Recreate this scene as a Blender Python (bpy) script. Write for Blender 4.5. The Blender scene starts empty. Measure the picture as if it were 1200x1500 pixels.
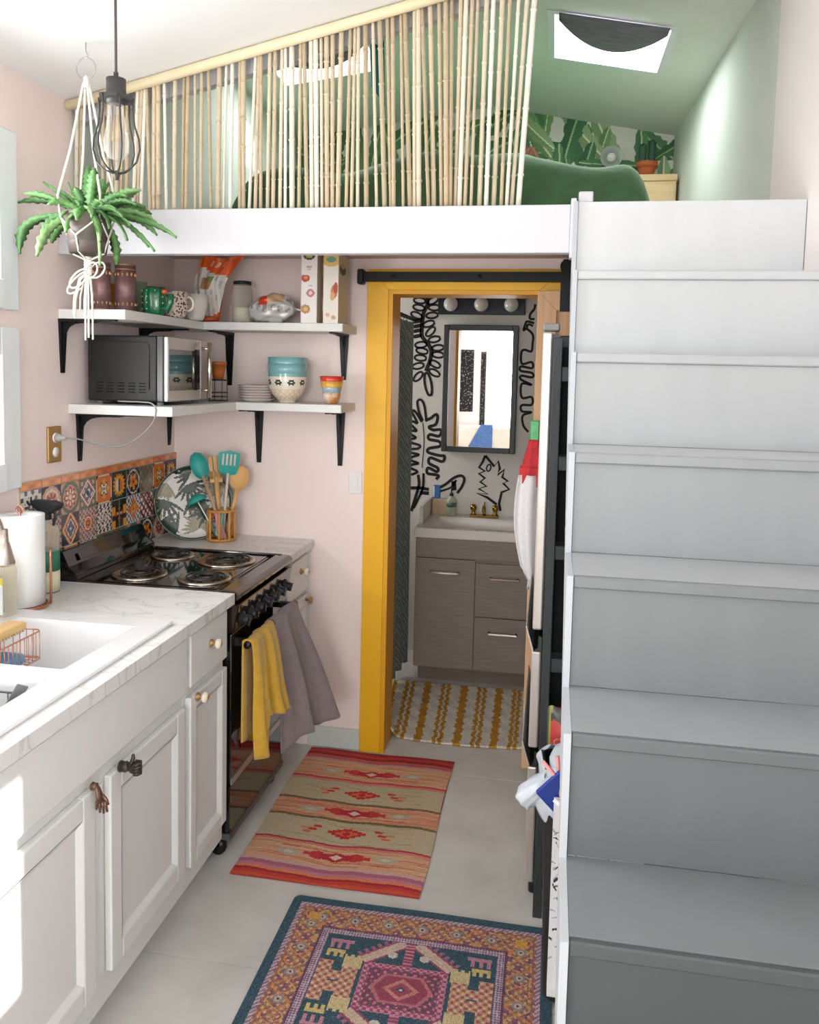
import bpy, bmesh, math, random
import numpy as np
from mathutils import Vector, Matrix

random.seed(7); rng = np.random.default_rng(7)
S = bpy.context.scene
C = S.collection
PI = math.pi

# ------------------------------------------------------------------ camera
F, PX, PY, CAMZ = 1214.504, 594.53, 645.85, 1.6369
R = np.array([[0.98441664, 0.17440353, 0.02252293],
              [0.03653097, -0.0775308, -0.99632046],
              [-0.17201558, 0.98161723, -0.08269374]])
cam_d = bpy.data.cameras.new('camera'); cam = bpy.data.objects.new('camera', cam_d); C.objects.link(cam)
cam.matrix_world = Matrix(((R[0][0], -R[1][0], -R[2][0], 0), (R[0][1], -R[1][1], -R[2][1], 0),
                           (R[0][2], -R[1][2], -R[2][2], CAMZ), (0, 0, 0, 1)))
cam_d.sensor_width = 36; cam_d.sensor_fit = 'AUTO'; cam_d.lens = F * 36 / 1500
cam_d.shift_x = (600 - PX) / 1500; cam_d.shift_y = (PY - 750) / 1500
cam_d.clip_start = 0.02
S.camera = cam

# ------------------------------------------------------------------ world, sun, window light, added fill, exposure
S.view_settings.view_transform = 'Standard'; S.view_settings.look = 'None'
S.view_settings.gamma = 1; S.view_settings.use_curve_mapping = False
S.view_settings.exposure = 0.16
W = bpy.data.worlds.new('sky'); S.world = W; W.use_nodes = True
W.node_tree.nodes['Background'].inputs[0].default_value = (0.90, 0.96, 1.0, 1)
W.node_tree.nodes['Background'].inputs[1].default_value = 2.6
sun_d = bpy.data.lights.new('sun', 'SUN'); sun_d.energy = 11; sun_d.angle = 0.009; sun_d.color = (1, .96, .9)
sun = bpy.data.objects.new('sun', sun_d); C.objects.link(sun)
sun.rotation_euler = Vector((-.75, .27, -.62)).to_track_quat('-Z', 'Y').to_euler()
def area(name, loc, d, sx, sy, power, col=(.96, 1, .97)):
    l = bpy.data.lights.new(name, 'AREA'); l.shape = 'RECTANGLE'; l.size = sx; l.size_y = sy; l.energy = power; l.color = col
    o = bpy.data.objects.new(name, l); C.objects.link(o); o.location = loc
    o.rotation_euler = Vector(d).to_track_quat('-Z', 'Z').to_euler(); return o
area('front_window_daylight', (-.30, -3.53, 1.60), (0, 1, 0), 1.30, 1.40, 84)
area('right_added_fill', (.82, -1.2, 1.55), (-1, 0, 0), 1.2, 1.1, 22)  # fill lamp behind the camera, shining through an added window
area('stair_window_daylight', (.82, .51, 2.04), (-1, 0, 0), .60, .52, 5)
area('sink_window_daylight', (-1.77, 1.80, 1.80), (1, 0, 0), .86, .84, 40)
area('left_window_daylight', (-1.77, -.9, 1.55), (1, 0, 0), 1.2, 1.1, 24)
area('skylight_daylight_a', (-1.16, 4.065, 3.205), (0, 0, -1), .46, .32, 10)
area('skylight_daylight_b', (.19, 3.925, 3.195), (0, 0, -1), .45, .46, 17)

area('bath_added_fill', (-1.77, 4.42, 1.62), (1, 0, 0), .5, .62, 12)  # fill lamp added to brighten the bathroom, through an invented window

# ------------------------------------------------------------------ measuring helper: photo pixel + one known world coordinate -> point
def at(u, v, X=None, Y=None, Z=None):
    d = R.T @ np.array([(u - PX) / F, (v - PY) / F, 1.0])
    c = (0, 0, CAMZ)
    for i, val in enumerate((X, Y, Z)):
        if val is not None:
            t = (val - c[i]) / d[i]
            return Vector((d[0] * t, d[1] * t, CAMZ + d[2] * t))
def ppm(p):   # pixels per metre at a point
    return F / float(R[2] @ np.array([p[0], p[1], p[2] - CAMZ]))

# ------------------------------------------------------------------ colour and materials
def lin(c):
    if isinstance(c, str): c = tuple(int(c[i:i + 2], 16) / 255 for i in (0, 2, 4))
    return tuple(((x / 12.92) if x <= .04045 else ((x + .055) / 1.055) ** 2.4) for x in c)
def linA(a):
    a = np.asarray(a, float); return np.where(a <= .04045, a / 12.92, ((a + .055) / 1.055) ** 2.4)
def hexc(h): return np.array([int(h[i:i + 2], 16) / 255 for i in (0, 2, 4)])
MATS = {}
def mat(name, col='cccccc', rough=.5, metal=0, noise=None, bump=None, spec=.5, trans=0, ior=1.45, coat=0, attr=False,
        stretch=None, emit=None, rand=None, alpha=1, sheen=0, col2=None):
    if name in MATS: return MATS[name]
    m = bpy.data.materials.new(name); m.use_nodes = True; nt = m.node_tree; N = nt.nodes; L = nt.links
    b = N['Principled BSDF']
    b.inputs['Roughness'].default_value = rough; b.inputs['Metallic'].default_value = metal
    b.inputs['Specular IOR Level'].default_value = spec; b.inputs['Transmission Weight'].default_value = trans
    b.inputs['IOR'].default_value = ior; b.inputs['Coat Weight'].default_value = coat; b.inputs['Alpha'].default_value = alpha
    b.inputs['Sheen Weight'].default_value = sheen
    c = (*lin(col), 1)
    b.inputs['Base Color'].default_value = c
    tc = N.new('ShaderNodeTexCoord'); mp = N.new('ShaderNodeMapping'); L.new(tc.outputs['Object'], mp.inputs[0])
    if stretch: mp.inputs['Scale'].default_value = stretch
    src = None
    if attr:
        a = N.new('ShaderNodeAttribute'); a.attribute_name = 'Col'; src = a.outputs['Color']
    if rand:      # list of colours picked by object random
        oi = N.new('ShaderNodeObjectInfo'); cr = N.new('ShaderNodeValToRGB'); cr.color_ramp.interpolation = 'CONSTANT'
        els = cr.color_ramp.elements
        for i, h in enumerate(rand):
            e = els[i] if i < 2 else els.new(i / len(rand))
            e.position = i / len(rand); e.color = (*lin(h), 1)
        L.new(oi.outputs['Random'], cr.inputs[0]); src = cr.outputs[0]
    if noise:
        n = N.new('ShaderNodeTexNoise'); n.inputs['Scale'].default_value = noise[0]; n.inputs['Detail'].default_value = 5
        L.new(mp.outputs[0], n.inputs['Vector'])
        mx = N.new('ShaderNodeMix'); mx.data_type = 'RGBA'
        if col2:
            mr = N.new('ShaderNodeMapRange'); mr.inputs[1].default_value = .5 - noise[1]; mr.inputs[2].default_value = .5 + noise[1]
            L.new(n.outputs[0], mr.inputs[0]); L.new(mr.outputs[0], mx.inputs[0])
            mx.inputs[7].default_value = (*lin(col2), 1); mx.inputs[6].default_value = c
            if src: L.new(src, mx.inputs[6])
        else:
            mr = N.new('ShaderNodeMapRange'); mr.inputs[1].default_value = .25; mr.inputs[2].default_value = .75
            mr.inputs[3].default_value = 1 - noise[1]; mr.inputs[4].default_value = 1 + noise[1]
            L.new(n.outputs[0], mr.inputs[0]); mx.blend_type = 'MULTIPLY'; mx.inputs[0].default_value = 1
            mx.inputs[6].default_value = c
            if src: L.new(src, mx.inputs[6])
            L.new(mr.outputs[0], mx.inputs[7])
        src = mx.outputs[2]
    if src: L.new(src, b.inputs['Base Color'])
    if bump:
        n2 = N.new('ShaderNodeTexNoise'); n2.inputs['Scale'].default_value = bump[0]; n2.inputs['Detail'].default_value = 4
        L.new(mp.outputs[0], n2.inputs['Vector'])
        bp = N.new('ShaderNodeBump'); bp.inputs['Strength'].default_value = bump[1]; bp.inputs['Distance'].default_value = .004
        L.new(n2.outputs[0], bp.inputs['Height']); L.new(bp.outputs[0], b.inputs['Normal'])
    if emit:
        b.inputs['Emission Color'].default_value = (*lin(emit[0]), 1); b.inputs['Emission Strength'].default_value = emit[1]
    MATS[name] = m; return m

PINK = mat('pink_wall_paint', 'f0dfdb', .75, noise=(3, .02), bump=(180, .08))
PINKR = mat('pale_wall_paint', 'eee6e4', .75, noise=(2, .02))
WHITE = mat('white_paint', 'cbcbd0', .55, noise=(6, .015), bump=(90, .06))
CEILW = mat('ceiling_white', 'f3f3f4', .8, noise=(3, .012))
GREEN = mat('sage_wall_paint', 'd4dad2', .75, noise=(3, .03))
GREENC = mat('sage_ceiling_paint', 'e0e4de', .75, noise=(3, .03))
CABW = mat('cabinet_white', 'e3e3e2', .45, noise=(9, .015), bump=(60, .08), stretch=(1, 1, .1))
YEL = mat('yellow_gloss', 'eeb41e', .38, noise=(8, .02), bump=(120, .05))
BLACKM = mat('black_iron', '17181a', .45, metal=.4, noise=(20, .1))
BLACKG = mat('black_enamel', '0e0d0f', .09, coat=.6)
BROWNG = mat('brown_black_enamel', '2c1d1b', .14, coat=.5)
STEEL = mat('brushed_steel', 'c9c6c4', .33, metal=.85, noise=(60, .05), stretch=(1, 1, 30))
CHROME = mat('chrome', 'd8d4cc', .12, metal=1)
COPPER = mat('copper_wire', 'd79a80', .25, metal=.85)
BRASS = mat('brass', '9a7a3c', .22, metal=1)
GOLDP = mat('antique_brass', 'b08a58', .4, metal=.55)
CREAMK = mat('cream_ceramic', 'efe6d6', .18, coat=.4)
TEAL = mat('teal_silicone', '2fa39c', .45)
WOODU = mat('utensil_wood', 'd8a96b', .55, noise=(12, .12), stretch=(1, 1, .2))
PINE = mat('raw_pine', 'dcb188', .6, noise=(7, .12), stretch=(6, 6, .35))
BAMB = mat('bamboo_cane', 'd2b78a', .5, noise=(9, .12), stretch=(2, 2, .6),
           rand=['d3c6ad', 'c6b598', 'e2dbca', 'c8b59b', 'b8a98c', 'd8cab4', 'c2ad90', 'e6e2d6', 'cdbb9f', 'b3a184'])
RAILM = mat('pale_pole', 'e6d6b4', .55, noise=(10, .05))
ROPE = mat('cotton_cord', 'f0ebe2', .9, bump=(300, .3))
ATT = lambda n, r=.8, **k: mat(n, attr=True, rough=r, **k)

def thin_glass(name, tint, refl=.12, body=0.0):
    if name in MATS: return MATS[name]
    m = bpy.data.materials.new(name); m.use_nodes = True; nt = m.node_tree
    b = nt.nodes['Principled BSDF']; b.inputs['Base Color'].default_value = (*lin(tint), 1); b.inputs['Roughness'].default_value = .08
    t = nt.nodes.new('ShaderNodeBsdfTransparent'); t.inputs[0].default_value = (*lin(tint), 1)
    fr = nt.nodes.new('ShaderNodeLayerWeight'); fr.inputs[0].default_value = .35
    mr = nt.nodes.new('ShaderNodeMapRange'); mr.inputs[3].default_value = body + .06; mr.inputs[4].default_value = min(1, body + .06 + refl * 5)
    mx = nt.nodes.new('ShaderNodeMixShader')
    nt.links.new(fr.outputs['Facing'], mr.inputs[0]); nt.links.new(mr.outputs[0], mx.inputs[0]); nt.links.new(t.outputs[0], mx.inputs[1]); nt.links.new(b.outputs[0], mx.inputs[2])
    nt.links.new(mx.outputs[0], nt.nodes['Material Output'].inputs[0]); MATS[name] = m; return m

# ------------------------------------------------------------------ mesh builder
class MB:
    def __init__(s): s.v = []; s.f = []; s.sm = []
    def add(s, vs, fs, smooth=False):
        o = len(s.v); s.v += [tuple(p) for p in vs]; s.f += [tuple(i + o for i in f) for f in fs]; s.sm += [smooth] * len(fs); return s
    def box(s, x0, x1, y0, y1, z0, z1):
        return s.add([(x0, y0, z0), (x1, y0, z0), (x1, y1, z0), (x0, y1, z0), (x0, y0, z1), (x1, y0, z1), (x1, y1, z1), (x0, y1, z1)],
                     [(0, 3, 2, 1), (4, 5, 6, 7), (0, 1, 5, 4), (1, 2, 6, 5), (2, 3, 7, 6), (3, 0, 4, 7)])
    def prism(s, poly, axis, lo, hi):      # poly: 2d points in the two other axes (order x,y,z without axis)
        n = len(poly)
        def p(a, h):
            if axis == 'x': return (h, a[0], a[1])
            if axis == 'y': return (a[0], h, a[1])
            return (a[0], a[1], h)
        vs = [p(a, lo) for a in poly] + [p(a, hi) for a in poly]
        fs = [tuple(range(n)), tuple(range(2 * n - 1, n - 1, -1))] + [(i, i + n, (i + 1) % n + n, (i + 1) % n) for i in range(n)]
        return s.add(vs, fs)
    def tube(s, pts, r, n=8, caps=True, closed=False, flat=1.0):
        pts = [Vector(p) for p in pts]; k = len(pts); rs = r if isinstance(r, (list, tuple)) else [r] * k
        vs = []; up = None
        for i, p in enumerate(pts):
            if closed: t = pts[(i + 1) % k] - pts[i - 1]
            else: t = pts[min(i + 1, k - 1)] - pts[max(i - 1, 0)]
            t.normalize()
            if up is None:
                up = Vector((0, 0, 1)) if abs(t.z) < .9 else Vector((1, 0, 0))
            a = t.cross(up); a.normalize(); b = a.cross(t); up = b
            for j in range(n):
                q = 2 * PI * j / n; vs.append(p + a * (math.cos(q) * rs[i]) + b * (math.sin(q) * rs[i] * flat))
        fs = []
        for i in range(k if closed else k - 1):
            i2 = (i + 1) % k
            for j in range(n): fs.append((i * n + j, i * n + (j + 1) % n, i2 * n + (j + 1) % n, i2 * n + j))
        if caps and not closed: fs += [tuple(range(n - 1, -1, -1)), tuple(range((k - 1) * n, k * n))]
        return s.add(vs, fs, True)
    def cyl(s, p0, p1, r0, r1=None, n=16): return s.tube([p0, p1], [r0, r0 if r1 is None else r1], n)
    def lathe(s, prof, n=24, c=(0, 0, 0), axis='z', smooth=True, cap=True):
        vs = []
        for r, z in prof:
            for j in range(n):
                q = 2 * PI * j / n; a, b = r * math.cos(q), r * math.sin(q)
                vs.append({'z': (c[0] + a, c[1] + b, c[2] + z), 'x': (c[0] + z, c[1] + a, c[2] + b), 'y': (c[0] + b, c[1] + z, c[2] + a)}[axis])
        fs = []
        for i in range(len(prof) - 1):
            for j in range(n): fs.append((i * n + j, i * n + (j + 1) % n, (i + 1) * n + (j + 1) % n, (i + 1) * n + j))
        if cap and prof[0][0] > 1e-5: fs.append(tuple(range(n - 1, -1, -1)))
        if cap and prof[-1][0] > 1e-5: fs.append(tuple(range((len(prof) - 1) * n, len(prof) * n)))
        return s.add(vs, fs, smooth)
    def ball(s, c, rx, ry=None, rz=None, n=16, m=10):
        ry = ry or rx; rz = rz or rx
        vs = [(c[0] + rx * math.sin(PI * i / m) * math.cos(2 * PI * j / n), c[1] + ry * math.sin(PI * i / m) * math.sin(2 * PI * j / n),
               c[2] - rz * math.cos(PI * i / m)) for i in range(m + 1) for j in range(n)]
        fs = [(i * n + j, i * n + (j + 1) % n, (i + 1) * n + (j + 1) % n, (i + 1) * n + j) for i in range(m) for j in range(n)]
        return s.add(vs, fs, True)
    def grid(s, fn, nu, nv, smooth=True):
        vs = [fn(i / nu, j / nv) for j in range(nv + 1) for i in range(nu + 1)]
        fs = [(j * (nu + 1) + i, j * (nu + 1) + i + 1, (j + 1) * (nu + 1) + i + 1, (j + 1) * (nu + 1) + i) for j in range(nv) for i in range(nu)]
        return s.add(vs, fs, smooth)
    def torus(s, c, r, t, n=32, m=8, axis='z'):
        pts = []
        for i in range(n):
            q = 2 * PI * i / n; a, b = r * math.cos(q), r * math.sin(q)
            pts.append({'z': (c[0] + a, c[1] + b, c[2]), 'x': (c[0], c[1] + a, c[2] + b), 'y': (c[0] + a, c[1], c[2] + b)}[axis])
        return s.tube(pts, t, m, closed=True)
    def xf(s, M):
        s.v = [tuple(M @ Vector(p)) for p in s.v]; return s
    def build(s, name, m, parent=None, bevel=0, loc=None, cols=None, seg=1, rot=None, weld=False):
        me = bpy.data.meshes.new(name); me.from_pydata(s.v, [], s.f); me.update()
        if cols is not None:
            a = me.attributes.new('Col', 'FLOAT_COLOR', 'FACE')
            cc = np.ones((len(s.f), 4)); cc[:, :3] = linA(cols); a.data.foreach_set('color', cc.ravel())
        me.polygons.foreach_set('use_smooth', s.sm)
        bm = bmesh.new(); bm.from_mesh(me)
        if weld: bmesh.ops.remove_doubles(bm, verts=bm.verts, dist=1e-5)
        if bevel:
            es = [e for e in bm.edges if len(e.link_faces) == 2 and e.calc_face_angle(0) > .5]
            bmesh.ops.bevel(bm, geom=es, offset=bevel, segments=seg, affect='EDGES', profile=.5, clamp_overlap=True)
        if not cols is not None: bmesh.ops.recalc_face_normals(bm, faces=bm.faces)
        bm.to_mesh(me); bm.free()
        me.materials.append(m)
        o = bpy.data.objects.new(name, me); C.objects.link(o)
        if parent: o.parent = parent
        if loc is not None: o.location = loc
        if rot is not None: o.rotation_euler = rot
        return o

def tag(o, label, cat, group=None):
    o['label'] = label; o['category'] = cat
    if group: o['group'] = group
    return o
def thing(name, label, cat, loc=(0, 0, 0), rotz=0, group=None):
    o = bpy.data.objects.new(name, None); C.objects.link(o); o.location = loc; o.rotation_euler = (0, 0, rotz)
    o.empty_display_size = .05
    return tag(o, label, cat, group)
def struct(o): o['kind'] = 'structure'; return o
def copy_tree(o, parent=None):
    c = o.copy(); C.objects.link(c); c.parent = parent
    for ch in o.children: copy_tree(ch, c)
    return c
def painted(name, nx, ny, colf, posf, m, parent=None, under=None, loc=None, rot=None, extra=None):
    """grid whose faces carry colours computed by colf(U,V) (arrays 0..1); posf(u,v) -> point"""
    U, V = np.meshgrid((np.arange(nx) + .5) / nx, (np.arange(ny) + .5) / ny)
    cols = np.clip(colf(U, V).reshape(-1, 3), 0, 1)
    mb = MB().grid(posf, nx, ny)
    if under:
        n0 = len(mb.f); mb.box(*under[0]); cols = np.vstack([cols, np.tile(hexc(under[1]), (len(mb.f) - n0, 1))])
    return mb.build(name, m, parent, cols=cols, loc=loc, rot=rot)
def cells(ax0, ax1, b0, b1, holes):
    """rectangles that tile [ax0,ax1]x[b0,b1] minus the holes (a0,a1,b0,b1)"""
    A_ = sorted({ax0, ax1, *[h[0] for h in holes], *[h[1] for h in holes]}); B_ = sorted({b0, b1, *[h[2] for h in holes], *[h[3] for h in holes]})
    out = []
    for i in range(len(A_) - 1):
        for j in range(len(B_) - 1):
            ca, cb = (A_[i] + A_[i + 1]) / 2, (B_[j] + B_[j + 1]) / 2
            if not any(h[0] < ca < h[1] and h[2] < cb < h[3] for h in holes): out.append((A_[i], A_[i + 1], B_[j], B_[j + 1]))
    return out

# ------------------------------------------------------------------ key dimensions
XL, XR, YB, YK, YF = -1.626, .64, 3.395, 5.10, -3.40     # left wall, right wall, kitchen back wall, loft end wall, wall behind the camera
BEAMY, LOFTZ, KCEIL = 2.54, 2.14, 2.10
nz = lambda x: 2.51 + .23 * (x - XL)                       # near ceiling height
XN = .69                                                   # right wall beside the stairs
RIDX, RIDZ = -.40, 3.225
def lz(x): return 3.075 + (RIDZ - 3.075) / (RIDX - XL) * (x - XL) if x < RIDX else RIDZ + (3.03 - RIDZ) / (XR - RIDX) * (x - RIDX)
# ------------------------------------------------------------------ floor
fl = struct(MB().box(XL - .1, XR + .15, YF - .1, 5.2, -.12, -.006).build('floor', mat('floor_joint', '8d8a86', .8)))
FLO = mat('concrete_vinyl', 'd2cfca', .42, noise=(4.5, .13), bump=(30, .05), col2=None)
yy = [YF - .1, -2.8, -1.59, -.38, .83, 2.047, 3.26, 5.2]
for i in range(len(yy) - 1):
    MB().box(XL - .1, XR + .15, yy[i] + .0012, yy[i + 1] - .0012, -.006, 0).build('floor_panel', FLO, fl, bevel=.0008)
# ------------------------------------------------------------------ walls
def wall_x(name, x0, x1, y0, y1, z0, z1, holes, m):
    mb = MB()
    for a in cells(y0, y1, z0, z1, holes): mb.box(x0, x1, *a)
    return struct(mb.build(name, m, weld=True))
def wall_y(name, y0, y1, x0, x1, z0, z1, holes, m):
    mb = MB()
    for a in cells(x0, x1, z0, z1, holes): mb.box(a[0], a[1], y0, y1, a[2], a[3])
    return struct(mb.build(name, m, weld=True))
SW1, SW2, LW = (1.36, 2.222, 1.338, 1.659), (1.36, 2.222, 1.883, 2.239), (-1.5, -.3, 1.0, 2.1)
wall_x('wall_left', XL - .11, XL, YF - .1, 2.63, 0, 2.51, [SW1, SW2, LW], PINK)
wall_x('wall_left_kitchen', XL - .11, XL, 2.63, 3.54, 0, KCEIL, [], PINK)
wall_x('wall_left_loft', XL - .11, XL, 2.63, YK + .1, KCEIL, 3.10, [], GREEN)
BW_ADDED = (4.14, 4.68, 1.28, 1.96)  # invented, unseen opening that lets the bathroom fill lamp in
wall_x('wall_left_bath', XL - .11, XL, 3.54, YK + .1, 0, KCEIL, [BW_ADDED], mat('bath_wall_paint', 'd6d0c9', .7))
RW1, RW_ADDED = (.20, .825, 1.76, 2.32), (-1.8, -.6, 1.0, 2.1)  # the second opening is added behind the camera for fill light
wall_x('wall_right', XN, XN + .11, YF - .1, 2.985, 0, 3.12, [RW1, RW_ADDED], PINKR)
struct(MB().prism([(XN, 2.985), (XR, YK), (XR, YK + .1), (XN + .11, YK + .1), (XN + .11, 2.985)], 'z', KCEIL, 3.12).build('wall_right_loft', GREEN))
wall_x('wall_right_bath', XR, XR + .16, 2.985, YK + .1, 0, KCEIL, [], MATS['bath_wall_paint'])
DOOR = (-.66, -.06, -.01, 1.965)
wall_y('wall_back', YB, 3.54, XL, XR, 0, KCEIL, [DOOR], PINK)
BATHY = 4.74
bathwall = wall_y('wall_bath', BATHY, BATHY + .06, XL, XR, 0, KCEIL, [], MATS['bath_wall_paint'])
FW = (-.95, .35, .9, 2.3)
wall_y('wall_front', YF - .1, YF, XL, XN, 0, 3.1, [FW], PINK)
mb = MB().prism([(XL - .11, nz(XL - .11)), (XN + .11, nz(XN + .11)), (XN + .11, nz(XN + .11) + .09), (XL - .11, nz(XL - .11) + .09)], 'y', YF - .1, 2.66)
struct(mb.build('ceiling', CEILW))
# loft ceiling with two skylight openings
SKL, SKR = (-1.42, -.90, 3.88, 4.25), (-.06, .44, 3.67, 4.18)
mb = MB()
for a in cells(XL - .11, XN + .11, 2.62, YK + .1, [SKL, SKR, (RIDX, RIDX, 3.0, 3.0)]):
    vs = [(x, y, lz(x) + dz) for dz in (0, .13) for x, y in ((a[0], a[2]), (a[1], a[2]), (a[1], a[3]), (a[0], a[3]))]
    mb.add(vs, [(0, 3, 2, 1), (4, 5, 6, 7), (0, 1, 5, 4), (1, 2, 6, 5), (2, 3, 7, 6), (3, 0, 4, 7)])
struct(mb.build('ceiling_loft', GREENC, weld=True))
# header between the two ceilings, lying above the bamboo screen
x0, x1 = XL, XR
mb = MB().prism([(x0, nz(x0) - .055), (x1, nz(x1) - .055), (x1, 3.2), (RIDX, 3.36), (x0, 3.2)], 'y', 2.665, 2.70)
struct(mb.build('trim_loft_header', WHITE))
# loft floor and white beam
struct(MB().box(XL, XR, BEAMY + .045, YK, KCEIL, LOFTZ).box(XR, XN, BEAMY + .045, 2.985, KCEIL, LOFTZ).build('loft_floor', mat('loft_plywood', 'cdb9ae', .7, noise=(5, .06))))
struct(MB().box(XL, .034, BEAMY, BEAMY + .045, 2.0, 2.141).build('trim_loft_beam', WHITE, bevel=.002))
mb = MB().box(.034, .050, BEAMY - .006, BEAMY + .05, 1.985, 2.158)
struct(mb.build('trim_stair_post', WHITE, bevel=.002))
struct(MB().box(.056, .098, BEAMY + .012, BEAMY + .055, LOFTZ, 2.181).build('trim_stair_block', WHITE, bevel=.003))
# baseboards
struct(MB().box(-1.0, -.766, YB - .012, YB, 0, .09).build('baseboard_back', mat('grey_baseboard', 'c9cfcb', .6), bevel=.003))

# ------------------------------------------------------------------ yellow door frame
df = struct(bpy.data.objects.new('door_1', None)); C.objects.link(df); df.location = (0, 0, 0)
mb = MB().prism([(-.767, 0), (-.677, 0), (-.677, 1.972), (-.767, 2.056)], 'y', YB - .018, YB); mb.build('casing', YEL, df, bevel=.002)
mb = MB().prism([(-.064, 0), (.022, 0), (.022, 2.056), (-.064, 1.972)], 'y', YB - .018, YB); mb.build('casing', YEL, df, bevel=.002)
mb = MB().prism([(-.677, 1.972), (-.064, 1.972), (.022, 2.056), (-.767, 2.056)], 'y', YB - .018, YB); mb.build('header_casing', YEL, df, bevel=.002)
JAMB = mat('yellow_jamb', 'e09f1c', .4, noise=(8, .02))
MB().box(-.677, -.658, YB - .016, 3.548, 0, 1.972).build('jamb', JAMB, df, bevel=.001)
MB().box(-.064, -.045, YB - .016, 3.548, 0, 1.972).build('jamb', JAMB, df, bevel=.001)
MB().box(-.658, -.064, YB - .016, 3.548, 1.955, 1.972).build('head_jamb', JAMB, df, bevel=.001)

# ------------------------------------------------------------------ windows
GLASS = bpy.data.materials.new('window_glass'); GLASS.use_nodes = True; nt = GLASS.node_tree
for n_ in list(nt.nodes):
    if n_.type == 'BSDF_PRINCIPLED': nt.nodes.remove(n_)
g1 = nt.nodes.new('ShaderNodeBsdfTransparent'); g2 = nt.nodes.new('ShaderNodeBsdfGlossy'); g2.inputs['Roughness'].default_value = .02
g3 = nt.nodes.new('ShaderNodeMixShader'); g3.inputs[0].default_value = .05
nt.links.new(g1.outputs[0], g3.inputs[1]); nt.links.new(g2.outputs[0], g3.inputs[2]); nt.links.new(g3.outputs[0], nt.nodes['Material Output'].inputs[0])
FRAMEW = mat('window_frame_white', 'e3e7ea', .5, noise=(10, .02))
def window(n, axis, pos, a0, a1, z0, z1, out, casing=.062, mull=None):
    """pos: the inner wall face; out: direction (+1/-1) towards outside"""
    w = struct(bpy.data.objects.new('window_%d' % n, None)); C.objects.link(w)
    def bx(name, p0, p1, b0, b1, c0, c1, m, bev=.003):
        lo, hi = min(p0, p1), max(p0, p1)
        mb = MB().box(lo, hi, b0, b1, c0, c1) if axis == 'x' else MB().box(b0, b1, lo, hi, c0, c1)
        return mb.build(name, m, w, bevel=bev)
    i = pos - out * .016
    bx('casing', i, pos, a0 - casing, a0, z0 - casing, z1 + casing, FRAMEW)
    bx('casing', i, pos, a1, a1 + casing, z0 - casing, z1 + casing, FRAMEW)
    bx('casing', i, pos, a0, a1, z1, z1 + casing, FRAMEW)
    bx('sill', i - out * .012, pos, a0, a1, z0 - casing, z0, FRAMEW)
    e = pos + out * .05
    for b in ((a0, a0 + .035, z0, z1), (a1 - .035, a1, z0, z1), (a0 + .035, a1 - .035, z0, z0 + .035), (a0 + .035, a1 - .035, z1 - .035, z1)):
        bx('sash', e, e + out * .03, *b, FRAMEW)
    if mull: bx('mullion', e, e + out * .03, a0 + .035, a1 - .035, mull - .018, mull + .018, FRAMEW)
    bx('pane', e + out * .012, e + out * .016, a0 + .03, a1 - .03, z0 + .03, z1 - .03, GLASS, 0)
    return w
window(1, 'x', XL, *SW1, -1, casing=.086); window(2, 'x', XL, *SW2, -1, casing=.086); window(3, 'x', XL, *LW, -1)
window(4, 'x', XN, *RW1, 1, casing=.05); window(5, 'x', XN, *RW_ADDED, 1); window(6, 'y', YF, *FW, -1, mull=1.62)  # window five is added, unseen, to let fill light in
window(9, 'x', XL, *BW_ADDED, -1, casing=.05)  # invented bathroom window, unseen, only there for the fill lamp
for n, (a, b, c, d) in ((7, SKL), (8, SKR)):
    w = struct(bpy.data.objects.new('window_%d' % n, None)); C.objects.link(w)
    zt = lambda x: lz(x) + .09
    def sk(name, xa, xb, ya, yb, t0, t1, m):
        vs = [(x, y, lz(x) + t) for t in (t0, t1) for x, y in ((xa, ya), (xb, ya), (xb, yb), (xa, yb))]
        return MB().add(vs, [(0, 3, 2, 1), (4, 5, 6, 7), (0, 1, 5, 4), (1, 2, 6, 5), (2, 3, 7, 6), (3, 0, 4, 7)]).build(name, m, w)
    sk('frame', a - .02, a + .012, c - .02, d + .02, -.004, .128, FRAMEW); sk('frame', b - .012, b + .02, c - .02, d + .02, -.004, .128, FRAMEW)
    sk('frame', a + .012, b - .012, c - .02, c + .012, -.004, .128, FRAMEW); sk('frame', a + .012, b - .012, d - .012, d + .02, -.004, .128, FRAMEW)
    sk('pane', a + .01, b - .01, c + .01, d - .01, .11, .115, GLASS)
# cloth shades slung under the skylights
def shade(x0, x1, y0, y1, sag, m, label):
    mb = MB()
    def f(u, v):
        x = x0 + (x1 - x0) * u; e = 1 - (2 * u - 1) ** 2
        y = y0 + (y1 - y0) * v * (.25 + .75 * e)
        return (x, y, lz(x) - .012 - sag * e * math.sin(PI * v * .85) - .004 * math.sin(40 * v))
    mb.grid(f, 28, 14)
    o = mb.build('skylight_shade', m); sol = o.modifiers.new('s', 'SOLIDIFY'); sol.thickness = .002
    tag(o, label, 'shade')
SHM = mat('grey_voile', '77747e', .9, noise=(18, .25), stretch=(1, 5, 1))
shade(SKR[0] + .03, SKR[1] - .02, 3.64, 3.93, .03, SHM, 'plain grey cloth slung across the upper edge of skylight')
def striped_shade():
    return mat('striped_voile', '8d8088', .9, noise=(22, .45), stretch=(.6, 8, 1))
shade(SKL[0] + .05, SKL[1] - .02, 3.84, 4.04, .03, striped_shade(), 'mauve and grey striped cloth slung over skylight behind bamboo')
mb = MB().grid(lambda u, v: (-.885 + .065 * u + .01 * (1 - v), 3.86 - .02 * math.sin(6 * u), 2.95 + .205 * v * (1 - .12 * math.sin(PI * u)) - (1 - v) * .09 * u), 10, 12)
o = mb.build('fabric_banner', mat('teal_cloth', '1f6e78', .9, noise=(20, .15))); o.modifiers.new('s', 'SOLIDIFY').thickness = .003
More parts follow.
